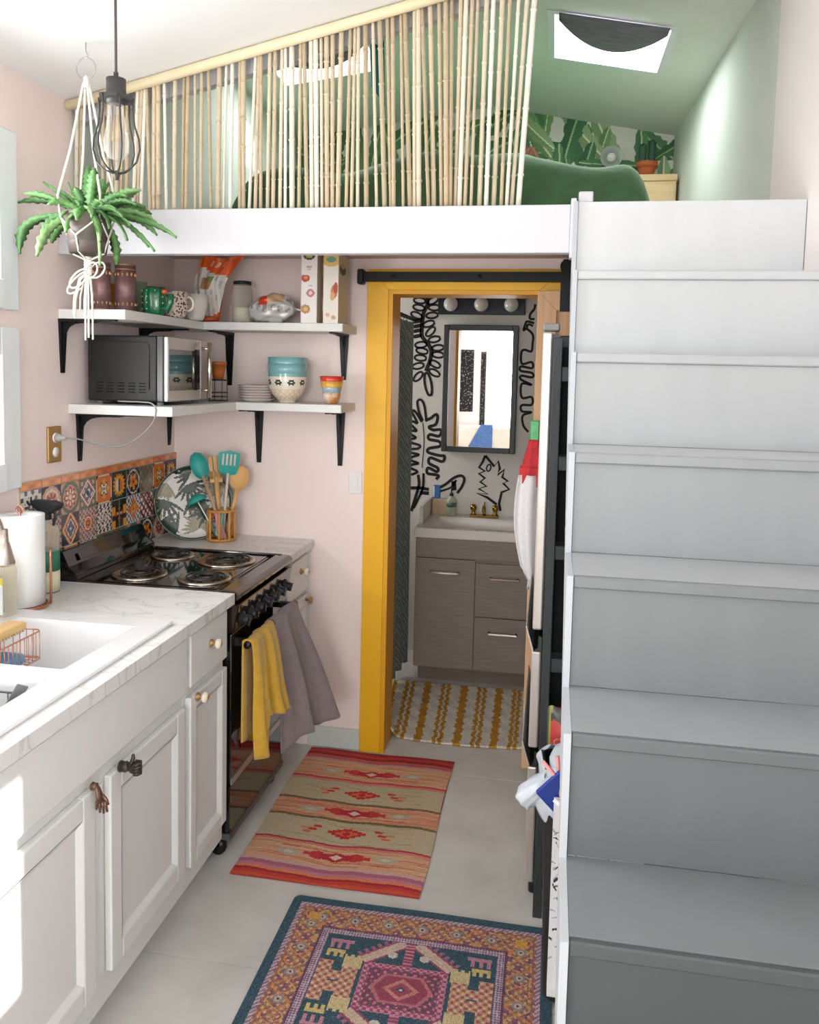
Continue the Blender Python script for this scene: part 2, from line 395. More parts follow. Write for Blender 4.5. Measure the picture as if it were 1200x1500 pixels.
tag(o, 'dark teal cloth strip hanging from loft ceiling beside skylight', 'cloth')

# ------------------------------------------------------------------ staircase
ST = thing('staircase', 'grey ombre painted box staircase climbing to the loft', 'stairs', (.055, 1.22, 0))
Y1, Z1, G, RI = 1.2204, .7872, .2206, .2269
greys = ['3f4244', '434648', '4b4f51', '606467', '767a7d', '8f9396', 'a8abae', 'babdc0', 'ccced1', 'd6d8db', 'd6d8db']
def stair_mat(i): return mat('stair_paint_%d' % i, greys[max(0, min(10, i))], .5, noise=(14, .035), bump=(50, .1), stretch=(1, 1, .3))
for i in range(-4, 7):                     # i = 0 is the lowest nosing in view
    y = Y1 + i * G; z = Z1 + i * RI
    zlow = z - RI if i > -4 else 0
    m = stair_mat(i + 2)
    if i > -4 or True:
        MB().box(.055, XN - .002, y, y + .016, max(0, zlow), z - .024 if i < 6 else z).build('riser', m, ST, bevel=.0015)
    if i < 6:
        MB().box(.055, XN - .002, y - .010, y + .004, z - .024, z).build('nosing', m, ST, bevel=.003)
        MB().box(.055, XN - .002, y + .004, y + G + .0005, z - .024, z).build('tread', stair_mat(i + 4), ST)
STRW = mat('stringer_paint', 'b4b9bf', .5, noise=(8, .02))
# saw-tooth edge board on the open side
sg = MB()
for i in range(-4, 7):
    ya = Y1 + i * G - .0115; yb = ya + G if i < 6 else ya + .03; z = Z1 + i * RI + .0005
    sg.prism([(ya, max(0, z - RI - .07)), (yb, max(.02, z - .07) if i < 6 else z - RI - .05), (yb, z), (ya, z)], 'x', .0415, .0545)
sg.build('stringer', STRW, ST)
for o in ST.children: o.location = (-.055, -1.22, 0)

# ------------------------------------------------------------------ bamboo screen
bs = thing('bamboo_screen', 'row of thin bamboo canes hung from a sloping pole above the loft beam', 'screen', (XL, 2.61, LOFTZ))
BY = 2.61
tops = [112, 119, 150, 158, 165, 172, 179, 186, 201, 207, 212, 214, 225, 231, 240, 256, 269, 275, 285, 295, 305, 321, 331, 340, 351, 356, 374, 379, 382, 395, 403, 413, 418, 427, 440, 445, 455, 462, 470, 478, 487, 500, 513, 520, 525,
        535, 546, 556, 567, 575, 587, 593, 607, 613, 618, 630, 643, 653, 662, 675, 683, 692, 700, 713, 723, 736, 747, 760, 772, 783]
bots = [112, 118, 150, 158, 164, 170, 177, 185, 195, 201, 206, 220, 225, 232, 244, 255, 267, 272, 286, 294, 309, 319, 327, 337, 351, 356, 365, 374, 382, 392, 400, 410, 418, 428, 438, 450, 457, 464, 472, 479, 487, 495, 507, 515, 524,
        537, 552, 564, 573, 577, 591, 601, 607, 614, 628, 636, 647, 654, 660, 667, 673, 681, 690, 702, 712, 723, 734, 742, 749, 759]
cane = []
for k in range(4):
    prof = []; r0 = (.0064, .0076, .0056, .0070)[k]; z = 0; z_n = random.uniform(.1, .22)
    while z < 1:
        if z >= z_n:
            prof += [(r0 * .97, z - .006), (r0 * 1.28, z - .002), (r0 * 1.28, z + .002), (r0 * .96, z + .006)]; z_n += random.uniform(.16, .30); z += .03
        else: prof.append((r0 * random.uniform(.95, 1.04), z)); z += .05
    prof.append((r0 * .9, 1.0)); prof = sorted(prof, key=lambda t: t[1])
    o = MB().lathe(prof, 9).build('bamboo_cane', BAMB, bs); cane.append(o.data); bpy.data.objects.remove(o)
railp = lambda x: nz(x) - .012
for k, (t, b) in enumerate(zip(tops, bots)):
    vt = 150 - (t - 105) * 150 / 495 + 14
    vt0 = max(vt, 0)
    p0 = at(b, 303, Y=BY + random.uniform(-.012, .012)); p0.z = LOFTZ + .0005
    p1 = at(t, vt0, Y=BY)
    d = p1 - p0
    ztop = nz(p0.x + d.x) - .02
    L_ = (ztop - p0.z) / d.z; p1 = p0 + d * L_; p1.y = BY + .004
    o = bpy.data.objects.new('bamboo_cane', cane[k % 4]); C.objects.link(o); o.parent = bs
    dd = p1 - p0; o.location = p0 - Vector(bs.location); o.rotation_euler = dd.to_track_quat('Z', 'Y').to_euler()
    s_ = random.uniform(.8, 1.15); o.scale = (s_, s_, dd.length)
xa, xb = XL + .002, XR - .05
MB().tube([(xa - XL, -.014, nz(xa) - .017 - LOFTZ), ((xa + xb) / 2 - XL, -.014, nz((xa + xb) / 2) - .020 - LOFTZ), (xb - XL, -.014, nz(xb) - .017 - LOFTZ)], .0165, 12).build('rail_pole', RAILM, bs)

# ------------------------------------------------------------------ loft: wallpaper, bed, nightstand, cactus, lamp
def leaf_layer(img, U, V, x, y, ang, L_, Wd, base, dark, mid, ribs=9):
    ca, sa = math.cos(ang), math.sin(ang)
    s = ((U - x) * ca + (V - y) * sa) / L_; t = (-(U - x) * sa + (V - y) * ca)
    t = t + .06 * L_ * (s - .5) ** 2
    w = Wd * np.sqrt(np.clip(np.sin(PI * np.clip(s, 0, 1)), 0, 1)) * (1 + .10 * np.sin(34 * s + 5 * x))
    m = (s > 0) & (s < 1) & (np.abs(t) < w)
    q = np.clip(np.abs(t) / np.maximum(w, 1e-6), 0, 1)
    strip = .5 + .5 * np.sin((s * ribs * 2 - q * 2.2) * PI * 2)
    col = hexc(base) * (1 - .35 * strip[..., None]) + hexc(dark) * .35 * strip[..., None]
    col = np.where((t > 0)[..., None], col * .86, col)
    col = np.where((np.abs(t) < .10 * Wd)[..., None], hexc(mid), col)
    img[m] = col[m]
def wallpaper(U, V):
    x = U * 2.266; y = V * 1.1
    img = np.ones(U.shape + (3,)) * hexc('dedad2')
    r = random.Random(5)
    cols = [('5c8a5e', '2f5c40', 'a9c08e'), ('86a874', '567f52', 'd2d8a8'), ('4f7d58', '315a42', '9dba88'), ('a3b98a', '75966a', 'dfe2bd'), ('6f9a68', '3c6848', 'c3cf9f')]
    for k in range(185):
        c = cols[r.randrange(5)]
        leaf_layer(img, x, y, r.uniform(-.1, 2.3), r.uniform(.15, .95), r.uniform(.5, 2.7) if r.random() < .75 else r.uniform(-.6, 3.8), r.uniform(.22, .48), r.uniform(.035, .062), *c)
        if k % 9 == 4:
            bx, by = r.uniform(0, 2.3), r.uniform(.3, .95)
            for q in range(5): leaf_layer(img, x, y, bx, by, r.uniform(-2.5, .2), .09, .012, 'c98a72', 'a8573f', 'e0b49c', 2)
    return img
loftwall = struct(MB().prism([(XL, KCEIL), (XR, KCEIL), (XR, 3.03), (RIDX, RIDZ), (XL, 3.075)], 'y', YK + .004, YK + .1).build('wall_loft_end', GREEN))
def wp(u, v):
    x = XL + u * (XR - XL); z0 = LOFTZ; return (x, YK, z0 + v * (lz(x) - z0))
painted('wallpaper', 520, 260, wallpaper, wp, ATT('banana_leaf_wallpaper', .75), loftwall)

GBED = mat('green_linen', '4f7350', .9, noise=(10, .18), bump=(45, .35), sheen=.2)
bed = thing('bed', 'low bed with rumpled dark green linen covers up in the loft', 'bed', (-.55, 4.25, LOFTZ))
MB().box(-.93, .84, -.66, .78, 0, .20).build('mattress', mat('mattress_cover', '6a4f55', .9), bed, bevel=.04, seg=3)
def blanket(u, v):
    x = -.95 + 1.90 * u; y = -.70 + 1.5 * v
    ex = min(1, max(0, (.95 - abs(x)) / .16)); ey = min(1, max(0, (y + .70) / .14))
    top = .42 + .03 * math.sin(5 * x + 1) + .022 * math.sin(11 * x + 6 * y) + .016 * math.sin(17 * y - 9 * x) - .06 * max(0, -x - .3) + .035 * v
    e = math.sqrt(max(0, 1 - (1 - ex) ** 2)) * math.sqrt(max(0, 1 - (1 - ey) ** 2))
    return (x, y, .012 + (top - .012) * e)
MB().grid(blanket, 70, 60).build('blanket', GBED, bed)
def pillow(mbx, cx, cy, cz, sx, sy, sz):
    mbx.grid(lambda u, v: (cx + sx * math.sin(PI * (u - .5)) * .5 * 1.0 * (abs(math.cos(2 * PI * v)) ** .5) * (1 if math.cos(2 * PI * v) > 0 else -1) * 1.0, cy + sy * .5 * (abs(math.sin(2 * PI * v)) ** .5) * (1 if math.sin(2 * PI * v) > 0 else -1), cz + sz * (u - .5)), 2, 4)
for k, (px_, c) in enumerate(((-.55, 0), (.28, 1))):
    p = MB().ball((px_, .62, .42 + .05), .34, .17, .10, 24, 12)
    p.build('pillow', GBED, bed)
ns = thing('nightstand', 'small pale wooden bedside box beside the loft bed', 'nightstand', (.52, 4.93, LOFTZ))
NSW = mat('birch_wood', 'd3b78d', .5, noise=(8, .08), stretch=(.5, 4, 4))
MB().box(-.115, .108, -.10, .12, 0, .575).build('body', NSW, ns, bevel=.003)
MB().box(-.12, .113, -.108, .125, .575, .612).build('top', NSW, ns, bevel=.004)
MB().box(-.105, .098, -.106, -.10, .36, .56).build('drawer_front', NSW, ns, bevel=.002)
TERRA = mat('terracotta', 'b65f35', .75, noise=(12, .1))
cp = thing('potted_cactus', 'two round-topped dark cactus stems in a terracotta pot on the loft nightstand', 'cactus', (.475, 4.92, LOFTZ + .612))
MB().lathe([(.036, 0), (.048, .05), (.050, .055), (.058, .055), (.060, .085), (.053, .085), (.050, .07), (0, .07)], 24).build('pot', TERRA, cp)
CACT = mat('cactus_skin', '2f4f3f', .7, noise=(60, .3), bump=(120, .4))
for dx, h in ((-.026, .13), (.024, .15)):
    prof = [(.014, .06), (.020, .09)] + [(.022 * math.cos(a), .06 + h - .022 + .022 * math.sin(a)) for a in np.linspace(0, PI / 2, 7)]
    m_ = MB().lathe(prof, 14, (dx, 0, 0)); m_.build('stem', CACT, cp)
lp = thing('wall_lamp', 'round grey reading lamp against the leaf wallpaper above the bed', 'lamp', (.285, YK - .002, 2.90))
MB().lathe([(0, 0), (.035, 0), (.035, -.015), (.0, -.015)], 20, axis='y').build('base', mat('lamp_grey', 'b9bdb8', .35, metal=.3), lp)
MB().lathe([(.012, -.015), (.05, -.03), (.063, -.075), (.060, -.075), (.045, -.04), (0, -.035)], 28, axis='y').build('shade', MATS['lamp_grey'], lp)
MB().ball((0, -.06, 0), .026).build('bulb', mat('opal_glass', 'e6e6e0', .2), lp)

# ------------------------------------------------------------------ pendant lamp
pc = at(170, 128, Y=1.97); DKM = mat('pendant_dark_metal', '4c4a49', .55, metal=.35, noise=(30, .12))
pl = thing('pendant_lamp', 'cage pendant lamp with clear filament bulb on a dark cord', 'lamp', (pc.x, pc.y, 0))
zt = nz(pc.x); zs = pc.z
MB().cyl((0, 0, zs + .03), (0, 0, zt), .0035, n=8).build('cord', mat('lamp_cord', '5b5150', .8), pl)
MB().lathe([(.045, zt - .014), (.045, zt - .002)], 24).build('ceiling_rose', DKM, pl)
MB().lathe([(.006, zs + .036), (.006, zs + .022), (.024, zs + .02), (.024, zs - .028), (.022, zs - .04), (.0, zs - .04)], 24).build('socket', DKM, pl)
ringz = zs - .026
cg = MB().lathe([(.024, ringz + .004), (.046, ringz + .003), (.046, ringz - .006), (.024, ringz - .006)], 6, smooth=False)
prof = [(.043, 0), (.041, -.03), (.045, -.065), (.056, -.10), (.058, -.125), (.050, -.155), (.030, -.175), (.004, -.185)]
for k in range(6):
    q = 2 * PI * k / 6 + .2
    cg.tube([(r * math.cos(q), r * math.sin(q), ringz + z) for r, z in prof], .0024, 6)
cg.lathe([(.006, ringz - .178), (.008, ringz - .186), (.006, ringz - .194), (.004, ringz - .20), (0, ringz - .20)], 12)
cg.build('cage', DKM, pl)
MB().lathe([(.012, ringz - .012), (.017, ringz - .016), (.018, ringz - .03), (.024, ringz - .07), (.031, ringz - .105), (.030, ringz - .128), (.020, ringz - .146), (0, ringz - .152)], 28).build('bulb', thin_glass('clear_bulb_glass', 'fdfcfa', .07), pl)
fi = MB()
for k in range(5):
    q = 2 * PI * k / 5; fi.tube([(.006 * math.cos(q), .006 * math.sin(q), ringz - .04), (.012 * math.cos(q + .4), .012 * math.sin(q + .4), ringz - .105)], .0008, 5)
fi.build('filament', mat('filament_wire', 'caa46a', .4, metal=.6), pl)

# ------------------------------------------------------------------ hanging plant in macrame hanger
PYp = 2.29
pot0 = at(129, 372, Y=PYp); rg = at(126, 100, Y=PYp)
pp = Vector((pot0.x, PYp, pot0.z))
pt = thing('potted_plant', 'bushy fishbone cactus with drooping green strap leaves in a brown pot', 'plant', pp)
MB().lathe([(0, .004), (.045, .004), (.052, 0), (.057, .03), (.058, .034), (.0555, .036), (.068, .105), (.072, .107), (.072, .118), (.066, .118), (.062, .10), (0, .10)], 32).build('pot', mat('brown_plastic_pot', '5c514d', .55), pt)
MB().lathe([(0, .108), (.03, .110), (.062, .101)], 20).build('soil', mat('soil', '3b2b22', .95, noise=(80, .4)), pt)
LEAF = mat('leaf_green', '5b9a58', .5, noise=(60, .35), bump=(140, .4), rand=['5d8a4f', '6d9a5c', '517d45', '7fa56a', '48703f'])
tips = [(29, 372, -.02, 34, 318), (27, 297, .03, 80, 290), (36, 284, -.03, 80, 288), (64, 267, .05, 95, 290), (99, 268, .06, 108, 290), (129, 243, .03, 128, 275), (138, 246, -.05, 136, 275), (120, 255, .08, 122, 280),
        (160, 268, .08, 150, 285), (203, 281, .05, 180, 288), (186, 288, -.03, 165, 285), (206, 279, .0, 170, 285), (213, 303, .06, 180, 300), (222, 314, .09, 195, 305), (258, 348, -.02, 215, 320), (226, 368, -.06, 190, 325),
        (218, 362, .0, 180, 318), (230, 345, .05, 200, 315), (171, 388, .06, 168, 340), (146, 389, -.11, 144, 330), (54, 375, -.08, 72, 325), (76, 356, .06, 84, 330), (60, 350, -.02, 80, 312), (116, 300, -.10, 118, 292),
        (150, 300, -.09, 146, 292), (170, 308, -.08, 158, 300), (108, 292, .0, 112, 288), (190, 330, -.07, 170, 310), (90, 318, -.08, 100, 305), (178, 300, .02, 162, 294), (112, 322, -.11, 118, 300), (160, 335, -.12, 152, 305), (134, 318, -.12, 132, 298), (180, 318, -.10, 160, 302), (70, 300, -.07, 95, 292), (200, 300, -.06, 172, 292), (150, 262, -.02, 146, 282), (110, 275, -.04, 116, 286), (96, 340, -.10, 106, 306), (235, 335, .03, 200, 305), (186, 352, -.09, 172, 318), (170, 285, .05, 155, 288), (85, 280, .02, 104, 290), (146, 352, -.13, 142, 312)]
for k, (u, v, dy, um, vm) in enumerate(tips):
    tip = at(u, v, Y=PYp + dy) - pp; mid = at(um, vm, Y=PYp + dy * .6) - pp
    b = at(129 + (um - 129) * .22, 318 - abs(dy) * 10, Y=PYp + dy * .15) - pp
    b.z = max(b.z, .098)
    pts = [(b * (1 - t) ** 2 + mid * 2 * t * (1 - t) + tip * t ** 2) + (mid * .35 * (2 * t * (1 - t)) - (b + tip) * .175 * (2 * t * (1 - t))) for t in np.linspace(0, 1, 19)]
    mb = MB(); vs = []; n = len(pts)
    for i, p in enumerate(pts):
        t = (pts[min(i + 1, n - 1)] - pts[max(i - 1, 0)]).normalized()
        side = t.cross(Vector((R[2][0], R[2][1], 0)) * .6 + Vector((0, 0, 1))).normalized(); nn = side.cross(t)
        w = .0135 * min(1, .35 + 3.2 * i / n, .25 + 3.5 * (n - 1 - i) / n) * (.92 if i % 2 else 1.38)
        vs += [p + side * w + nn * .001, p + nn * .0045, p - side * w + nn * .001, p - nn * .0035]
    fs = [(i * 4 + j, i * 4 + (j + 1) % 4, (i + 1) * 4 + (j + 1) % 4, (i + 1) * 4 + j) for i in range(n - 1) for j in range(4)] + [(3, 2, 1, 0), ((n - 1) * 4, (n - 1) * 4 + 1, (n - 1) * 4 + 2, (n - 1) * 4 + 3)]
    mb.add(vs, fs, True); mb.build('leaf', LEAF, pt)
mh = thing('macrame_hanger', 'white cotton macrame plant hanger with a wire ring and fringe', 'plant hanger', pp)
zr = rg.z - pp.z; xr = rg.x - pp.x
hook = nz(rg.x) - pp.z
MB().torus((xr, 0, zr), .030, .0016, 36, 6, 'y').build('ring', mat('thin_steel', 'b9b9bd', .3, metal=.9), mh)
MB().tube([(xr, 0, hook), (xr, 0, zr + .05), (xr + .006, 0, zr + .036), (xr + .004, 0, zr + .027)], .0018, 6).build('hook', MATS['thin_steel'], mh)
cd = MB()
knz = zr - .055
cd.tube([(xr, 0, zr - .026), (xr, 0, knz)], .008, 10)
an = [(.066, -.045), (-.066, -.045), (-.058, .055), (.062, .052)]
for ax, ay in an:
    cd.tube([(xr, 0, zr - .02), (xr + ax * .15, ay * .15, knz - .01), (xr * .6 + ax * .55, ay * .6, knz * .62), (ax * 1.02, ay * 1.02, .16)], .0034, 7)
    lx, ly = ax * 1.0, ay * 1.0
for i in range(4):
    a, b = an[i], an[(i + 1) % 4] if i < 3 else an[0]
for i, (ax, ay) in enumerate(an):       # net around the pot
    nx_, ny_ = an[(i + 1) % 4]
    mx, my = (ax + nx_) / 2, (ay + ny_) / 2; s_ = .066 / max(1e-4, math.hypot(mx, my)); mx *= s_; my *= s_
    cd.tube([(ax * 1.02, ay * 1.02, .16), (ax * .93, ay * .93, .10), (mx * .98, my * .98, .045), (mx * .75, my * .75, .0), (mx * .1, my * .1, -.018)], .0026, 6)
    cd.tube([(nx_ * 1.02, ny_ * 1.02, .16), (nx_ * .93, ny_ * .93, .10), (mx * .98, my * .98, .045)], .0026, 6)
cd.build('cord_net', ROPE, mh)
kn = MB().tube([(0, 0, -.008), (0, 0, -.062)], [.008, .0105], 10)
for k in range(7): kn.torus((0, 0, -.012 - k * .007), .0095, .0028, 14, 6)
kn.build('knot', ROPE, mh)
fr = MB(); r = random.Random(3)
for k in range(4):      # bow loops
    sx = -1 if k % 2 else 1; l = .06 + .02 * (k // 2); pts = []
    for t in np.linspace(0, 1, 14):
        a = t * PI * 2; pts.append((sx * l * (1 - math.cos(a)) / 2 * (1 if sx < 0 else .62), -.012 + .01 * k, -.055 + .022 * math.sin(a) - (.035 if sx < 0 else -.012) * (1 - math.cos(a)) / 2 * (1 + .5 * (k // 2))))
    fr.tube(pts, .0027, 6)
for k in range(11):
    dx = r.uniform(-.055, .03); dy = r.uniform(-.025, .015); h = r.uniform(.09, .14) if k > 2 else r.uniform(.19, .215)
    if k <= 2: dx = .0 + .008 * k - .008
    fr.tube([(dx * .1, dy * .2, -.055), (dx * .6, dy * .8, -.075), (dx, dy, -.055 - h * .6), (dx * 1.05, dy, -.055 - h)], .0027, 6)
fr.build('fringe', ROPE, mh)

# ------------------------------------------------------------------ worktops, sink, cabinets
MARB = bpy.data.materials.new('marble_laminate'); MARB.use_nodes = True; MATS['marble'] = MARB
nt = MARB.node_tree; N = nt.nodes; L = nt.links; b = N['Principled BSDF']; b.inputs['Roughness'].default_value = .32
tc = N.new('ShaderNodeTexCoord'); n1 = N.new('ShaderNodeTexNoise'); n1.inputs['Scale'].default_value = 3.2; n1.inputs['Detail'].default_value = 7; n1.inputs['Distortion'].default_value = 1.6
mpm = N.new('ShaderNodeMapping'); mpm.inputs['Rotation'].default_value = (0, 0, .7); mpm.inputs['Scale'].default_value = (1, 2.6, 1)
L.new(tc.outputs['Object'], mpm.inputs[0]); L.new(mpm.outputs[0], n1.inputs['Vector'])
cr = N.new('ShaderNodeValToRGB'); e = cr.color_ramp.elements; e[0].position = .44; e[0].color = (*lin('e3e1e0'), 1); e[1].position = .56; e[1].color = (*lin('e3e1e0'), 1)
x = e.new(.50); x.color = (*lin('c3c0bf'), 1); x = e.new(.485); x.color = (*lin('dedcdb'), 1); x = e.new(.515); x.color = (*lin('dedcdb'), 1)
L.new(n1.outputs[0], cr.inputs[0]); L.new(cr.outputs[0], b.inputs['Base Color'])
CTX = -.984; CT = .914
HOLE = (-1.505, -1.052, 1.275, 2.115)
wt = MB()
for a in cells(XL, CTX, 1.20, 2.488, [HOLE]): wt.box(a[0], a[1], a[2], a[3], .879, CT)
o = wt.build('worktop', MARB, weld=True); tag(o, 'pale marble-look worktop with a white double sink let into it', 'worktop')
o = MB().box(XL, CTX, 3.06, YB, .879, CT).build('worktop', MARB, bevel=.003); tag(o, 'short marble-look worktop in the corner carrying plates and utensils', 'worktop')

SINKW = mat('white_enamel', 'eaeaec', .12, coat=.5)
sk = thing('kitchen_sink', 'white enamel double-bowl sink set into the marble worktop', 'sink', (-1.28, 1.70, CT))
mb = MB()
B1, B2 = (-1.455, -1.105, 1.725, 2.060), (-1.455, -1.105, 1.33, 1.66)
for a in cells(-1.530, -1.028, 1.25, 2.14, [B1, B2]): mb.box(a[0], a[1], a[2], a[3], CT, CT + .011)
mb.xf(Matrix.Translation((1.28, -1.70, -CT)))
mb.build('rim', SINKW, sk, bevel=.004, seg=2, weld=True)
def bowl_(B, depth):
    x0, x1, y0, y1 = B; cx, cy = (x0 + x1) / 2, (y0 + y1) / 2
    rows = []
    for d, s in ((.011, 1.0), (.0, .985), (-.03, .965), (-depth + .03, .92), (-depth + .008, .87), (-depth, .75), (-depth - .004, .1)):
        row = []
        for k in range(40):
            q = 2 * PI * k / 40; cc, ss = math.cos(q), math.sin(q); e_ = .28
            e_ = .06 if d > -.01 else .26
            row.append((cx + 1.28 + (x1 - x0) / 2 * s * math.copysign(abs(cc) ** e_, cc), cy - 1.70 + (y1 - y0) / 2 * s * math.copysign(abs(ss) ** e_, ss), d))
        rows.append(row)
    m_ = MB(); vs = [p for r_ in rows for p in r_]; n = 40
    fs = [(i * n + j, i * n + (j + 1) % n, (i + 1) * n + (j + 1) % n, (i + 1) * n + j) for i in range(len(rows) - 1) for j in range(n)] + [tuple(range((len(rows) - 1) * n, len(rows) * n))]
    m_.add(vs, fs, True)
    o = m_.build('bowl', SINKW, sk); o.modifiers.new('s', 'SOLIDIFY').thickness = -.003
    MB().lathe([(0, 0), (.028, 0), (.034, .003), (.034, 0)], 20, (cx + 1.28, cy - 1.70, -depth + .001)).build('drain', CHROME, sk)
bowl_(B1, .16); bowl_(B2, .17)

def panel_door(name, y0, y1, z0, z1, parent, off, fx=-1.004, th=.02, fr=.052, raised=True):
    mb = MB(); ox, oy, oz = off
    a, b_, c, d = y0 - oy, y1 - oy, z0 - oz, z1 - oz; X0, X1 = fx - th - ox, fx - ox
    if not raised:
        mb.box(X0, X1, a, b_, c, d); return mb.build(name, CABW, parent, bevel=.005, seg=2)
    mb.box(X0, X1, a, a + fr, c, d); mb.box(X0, X1, b_ - fr, b_, c, d); mb.box(X0, X1, a + fr, b_ - fr, c, c + fr); mb.box(X0, X1, a + fr, b_ - fr, d - fr, d)
    o = mb.build(name, CABW, parent, bevel=.004, seg=2)
    p = MB(); ia, ib, ic, id_ = a + fr, b_ - fr, c + fr, d - fr; s = .016
    xo, xi = X1 - .001, X1 - .011
    vs = [(xo, ia, ic), (xo, ib, ic), (xo, ib, id_), (xo, ia, id_), (xi, ia + s, ic + s), (xi, ib - s, ic + s), (xi, ib - s, id_ - s), (xi, ia + s, id_ - s)]
    p.add(vs, [(0, 1, 5, 4), (1, 2, 6, 5), (2, 3, 7, 6), (3, 0, 4, 7), (4, 5, 6, 7)])
    p.build('panel', CABW, o)
    return o
def cabinet_body(root, off, y0, y1, x1=-1.024):
    ox, oy, oz = off; mb = MB()
    mb.box(XL + .002 - ox, x1 - ox, y0 - oy, y0 + .018 - oy, .085 - oz, .878 - oz)
    mb.box(XL + .002 - ox, x1 - ox, y1 - .018 - oy, y1 - oy, .085 - oz, .878 - oz)
    mb.box(XL + .002 - ox, x1 - ox, y0 + .018 - oy, y1 - .018 - oy, .085 - oz, .105 - oz)
    mb.box(XL + .002 - ox, XL + .01 - ox, y0 + .018 - oy, y1 - .018 - oy, .105 - oz, .878 - oz)
    # face frame
    mb.box(x1 - .018 - ox, x1 - ox, y0 + .018 - oy, y1 - .018 - oy, .105 - oz, .165 - oz)
    mb.box(x1 - .018 - ox, x1 - ox, y0 + .018 - oy, y1 - .018 - oy, .65 - oz, .73 - oz)
    mb.box(x1 - .018 - ox, x1 - ox, y0 + .018 - oy, y1 - .018 - oy, .84 - oz, .878 - oz)
    for a_, b_ in ((y0 + .018, y0 + .075), (y1 - .075, y1 - .018)): mb.box(x1 - .018 - ox, x1 - .0005 - ox, a_ - oy, b_ - oy, .165 - oz, .65 - oz)
    mb.build('body', CABW, root)
    MB().box(XL + .002 - ox, x1 - .055 - ox, y0 - oy, y1 - oy, 0 - oz, .085 - oz).build('toe_kick', CABW, root)
def ceramic_knob(parent, p, axis='x'):
    MB().lathe([(.013, 0), (.013, .004), (.006, .008), (.006, .016)], 16, p, 'x').build('knob_base', GOLDP, parent)
    k = MB().lathe([(.005, .014), (.013, .018), (.0165, .025), (.013, .032), (0, .034)], 20, p, 'x').build('knob', CREAMK, parent)
    MB().lathe([(.0045, .033), (.0035, .037), (0, .037)], 10, p, 'x').build('knob_cap', GOLDP, k)
off = (-1.3, 1.72, 0)
sc = thing('sink_cabinet', 'white sink base cabinet with two panelled doors and hand-shaped bronze knobs', 'cabinet', off)
cabinet_body(sc, off, 1.21, 2.19)
panel_door('false_drawer', 1.24, 2.180, .70, .862, sc, off, raised=False)
MB().box(-.022 + .2755, .2755, -.07, .07, .166, .649).build('stile', CABW, sc)
dA = panel_door('door', 1.757, 2.168, .165, .66, sc, off); dB = panel_door('door', 1.27, 1.690, .165, .665, sc, off)
BRZ = mat('dark_bronze', '473f3d', .42, metal=.5, noise=(40, .2)); BRZ2 = mat('brown_bronze', '7a5c4c', .4, metal=.55, noise=(40, .2))
# thumbs-up fist, pointing away from the door (+x), thumb up
hx, hy, hz = -1.004 + 1.3, 1.80 - 1.72, .665
fist = MB().lathe([(.013, 0), (.0145, .002), (.012, .012), (.014, .016), (.011, .020), (.010, .024)], 16, (hx, hy, hz), 'x')
fist.ball((hx + .036, hy, hz), .016, .011, .016, 14, 10)
for k in range(4):
    z_ = hz + .0115 - k * .0078
    fist.tube([(hx + .036, hy + .010, z_), (hx + .049, hy + .009, z_), (hx + .053, hy, z_), (hx + .049, hy - .009, z_), (hx + .040, hy - .011, z_)], [.0042, .0047, .0048, .0046, .0038], 8)
fist.tube([(hx + .030, hy - .008, hz + .008), (hx + .036, hy - .010, hz + .018), (hx + .038, hy - .006, hz + .027), (hx + .037, hy - .004, hz + .036)], [.006, .0055, .005, .0035], 8)
fist.build('hand_knob', BRZ, dA)
hx, hy, hz = -1.004 + 1.3, 1.674 - 1.72, .678
hand = MB().lathe([(.009, 0), (.010, .002), (.008, .008), (.0085, .012)], 14, (hx, hy, hz), 'x')
hand.tube([(hx + .008, hy, hz), (hx + .014, hy, hz - .004), (hx + .018, hy, hz - .018), (hx + .021, hy + .002, hz - .034)], [.008, .0085, .011, .013], 10, flat=.55)
for k, (dx, l) in enumerate(((-.0105, .022), (-.0035, .028), (.004, .029), (.011, .024))):
    bx = hx + .021 + dx * .8; hand.tube([(bx, hy + .002, hz - .034), (bx + dx * .25, hy + .004, hz - .034 - l * .5), (bx + dx * .45, hy + .006, hz - .036 - l)], [.0038, .0036, .0026], 7)
hand.tube([(hx + .026, hy, hz - .018), (hx + .036, hy, hz - .028), (hx + .041, hy, hz - .040)], [.0045, .0042, .003], 7)
hand.build('hand_knob', BRZ2, dB)
off = (-1.3, 2.34, 0)
dc = thing('drawer_cabinet', 'narrow white cabinet with one drawer and ceramic knobs next to the stove', 'cabinet', off)
cabinet_body(dc, off, 2.191, 2.486)
d1 = panel_door('drawer', 2.203, 2.478, .705, .862, dc, off, raised=False)
d2 = panel_door('door', 2.203, 2.478, .155, .675, dc, off, fr=.042)
ceramic_knob(d1, (-1.004 + 1.3, 2.345 - 2.34, .795)); ceramic_knob(d2, (-1.004 + 1.3, 2.245 - 2.34, .665))
off = (-1.3, 3.23, 0)
cc_ = thing('corner_cabinet', 'slim white cabinet between the stove and the pink wall', 'cabinet', off)
cabinet_body(cc_, off, 3.064, 3.392)
d1 = panel_door('drawer', 3.10, 3.385, .70, .855, cc_, off, raised=False)
d2 = panel_door('door', 3.10, 3.385, .13, .68, cc_, off, fr=.045)
ceramic_knob(d1, (-1.004 + 1.3, 3.27 - 3.23, .80))
MB().lathe([(.006, 0), (.006, .012), (.014, .016), (.016, .022), (.012, .028), (0, .029)], 18, (-1.004 + 1.3, 3.345 - 3.23, .66), 'x').build('knob', GOLDP, d2)

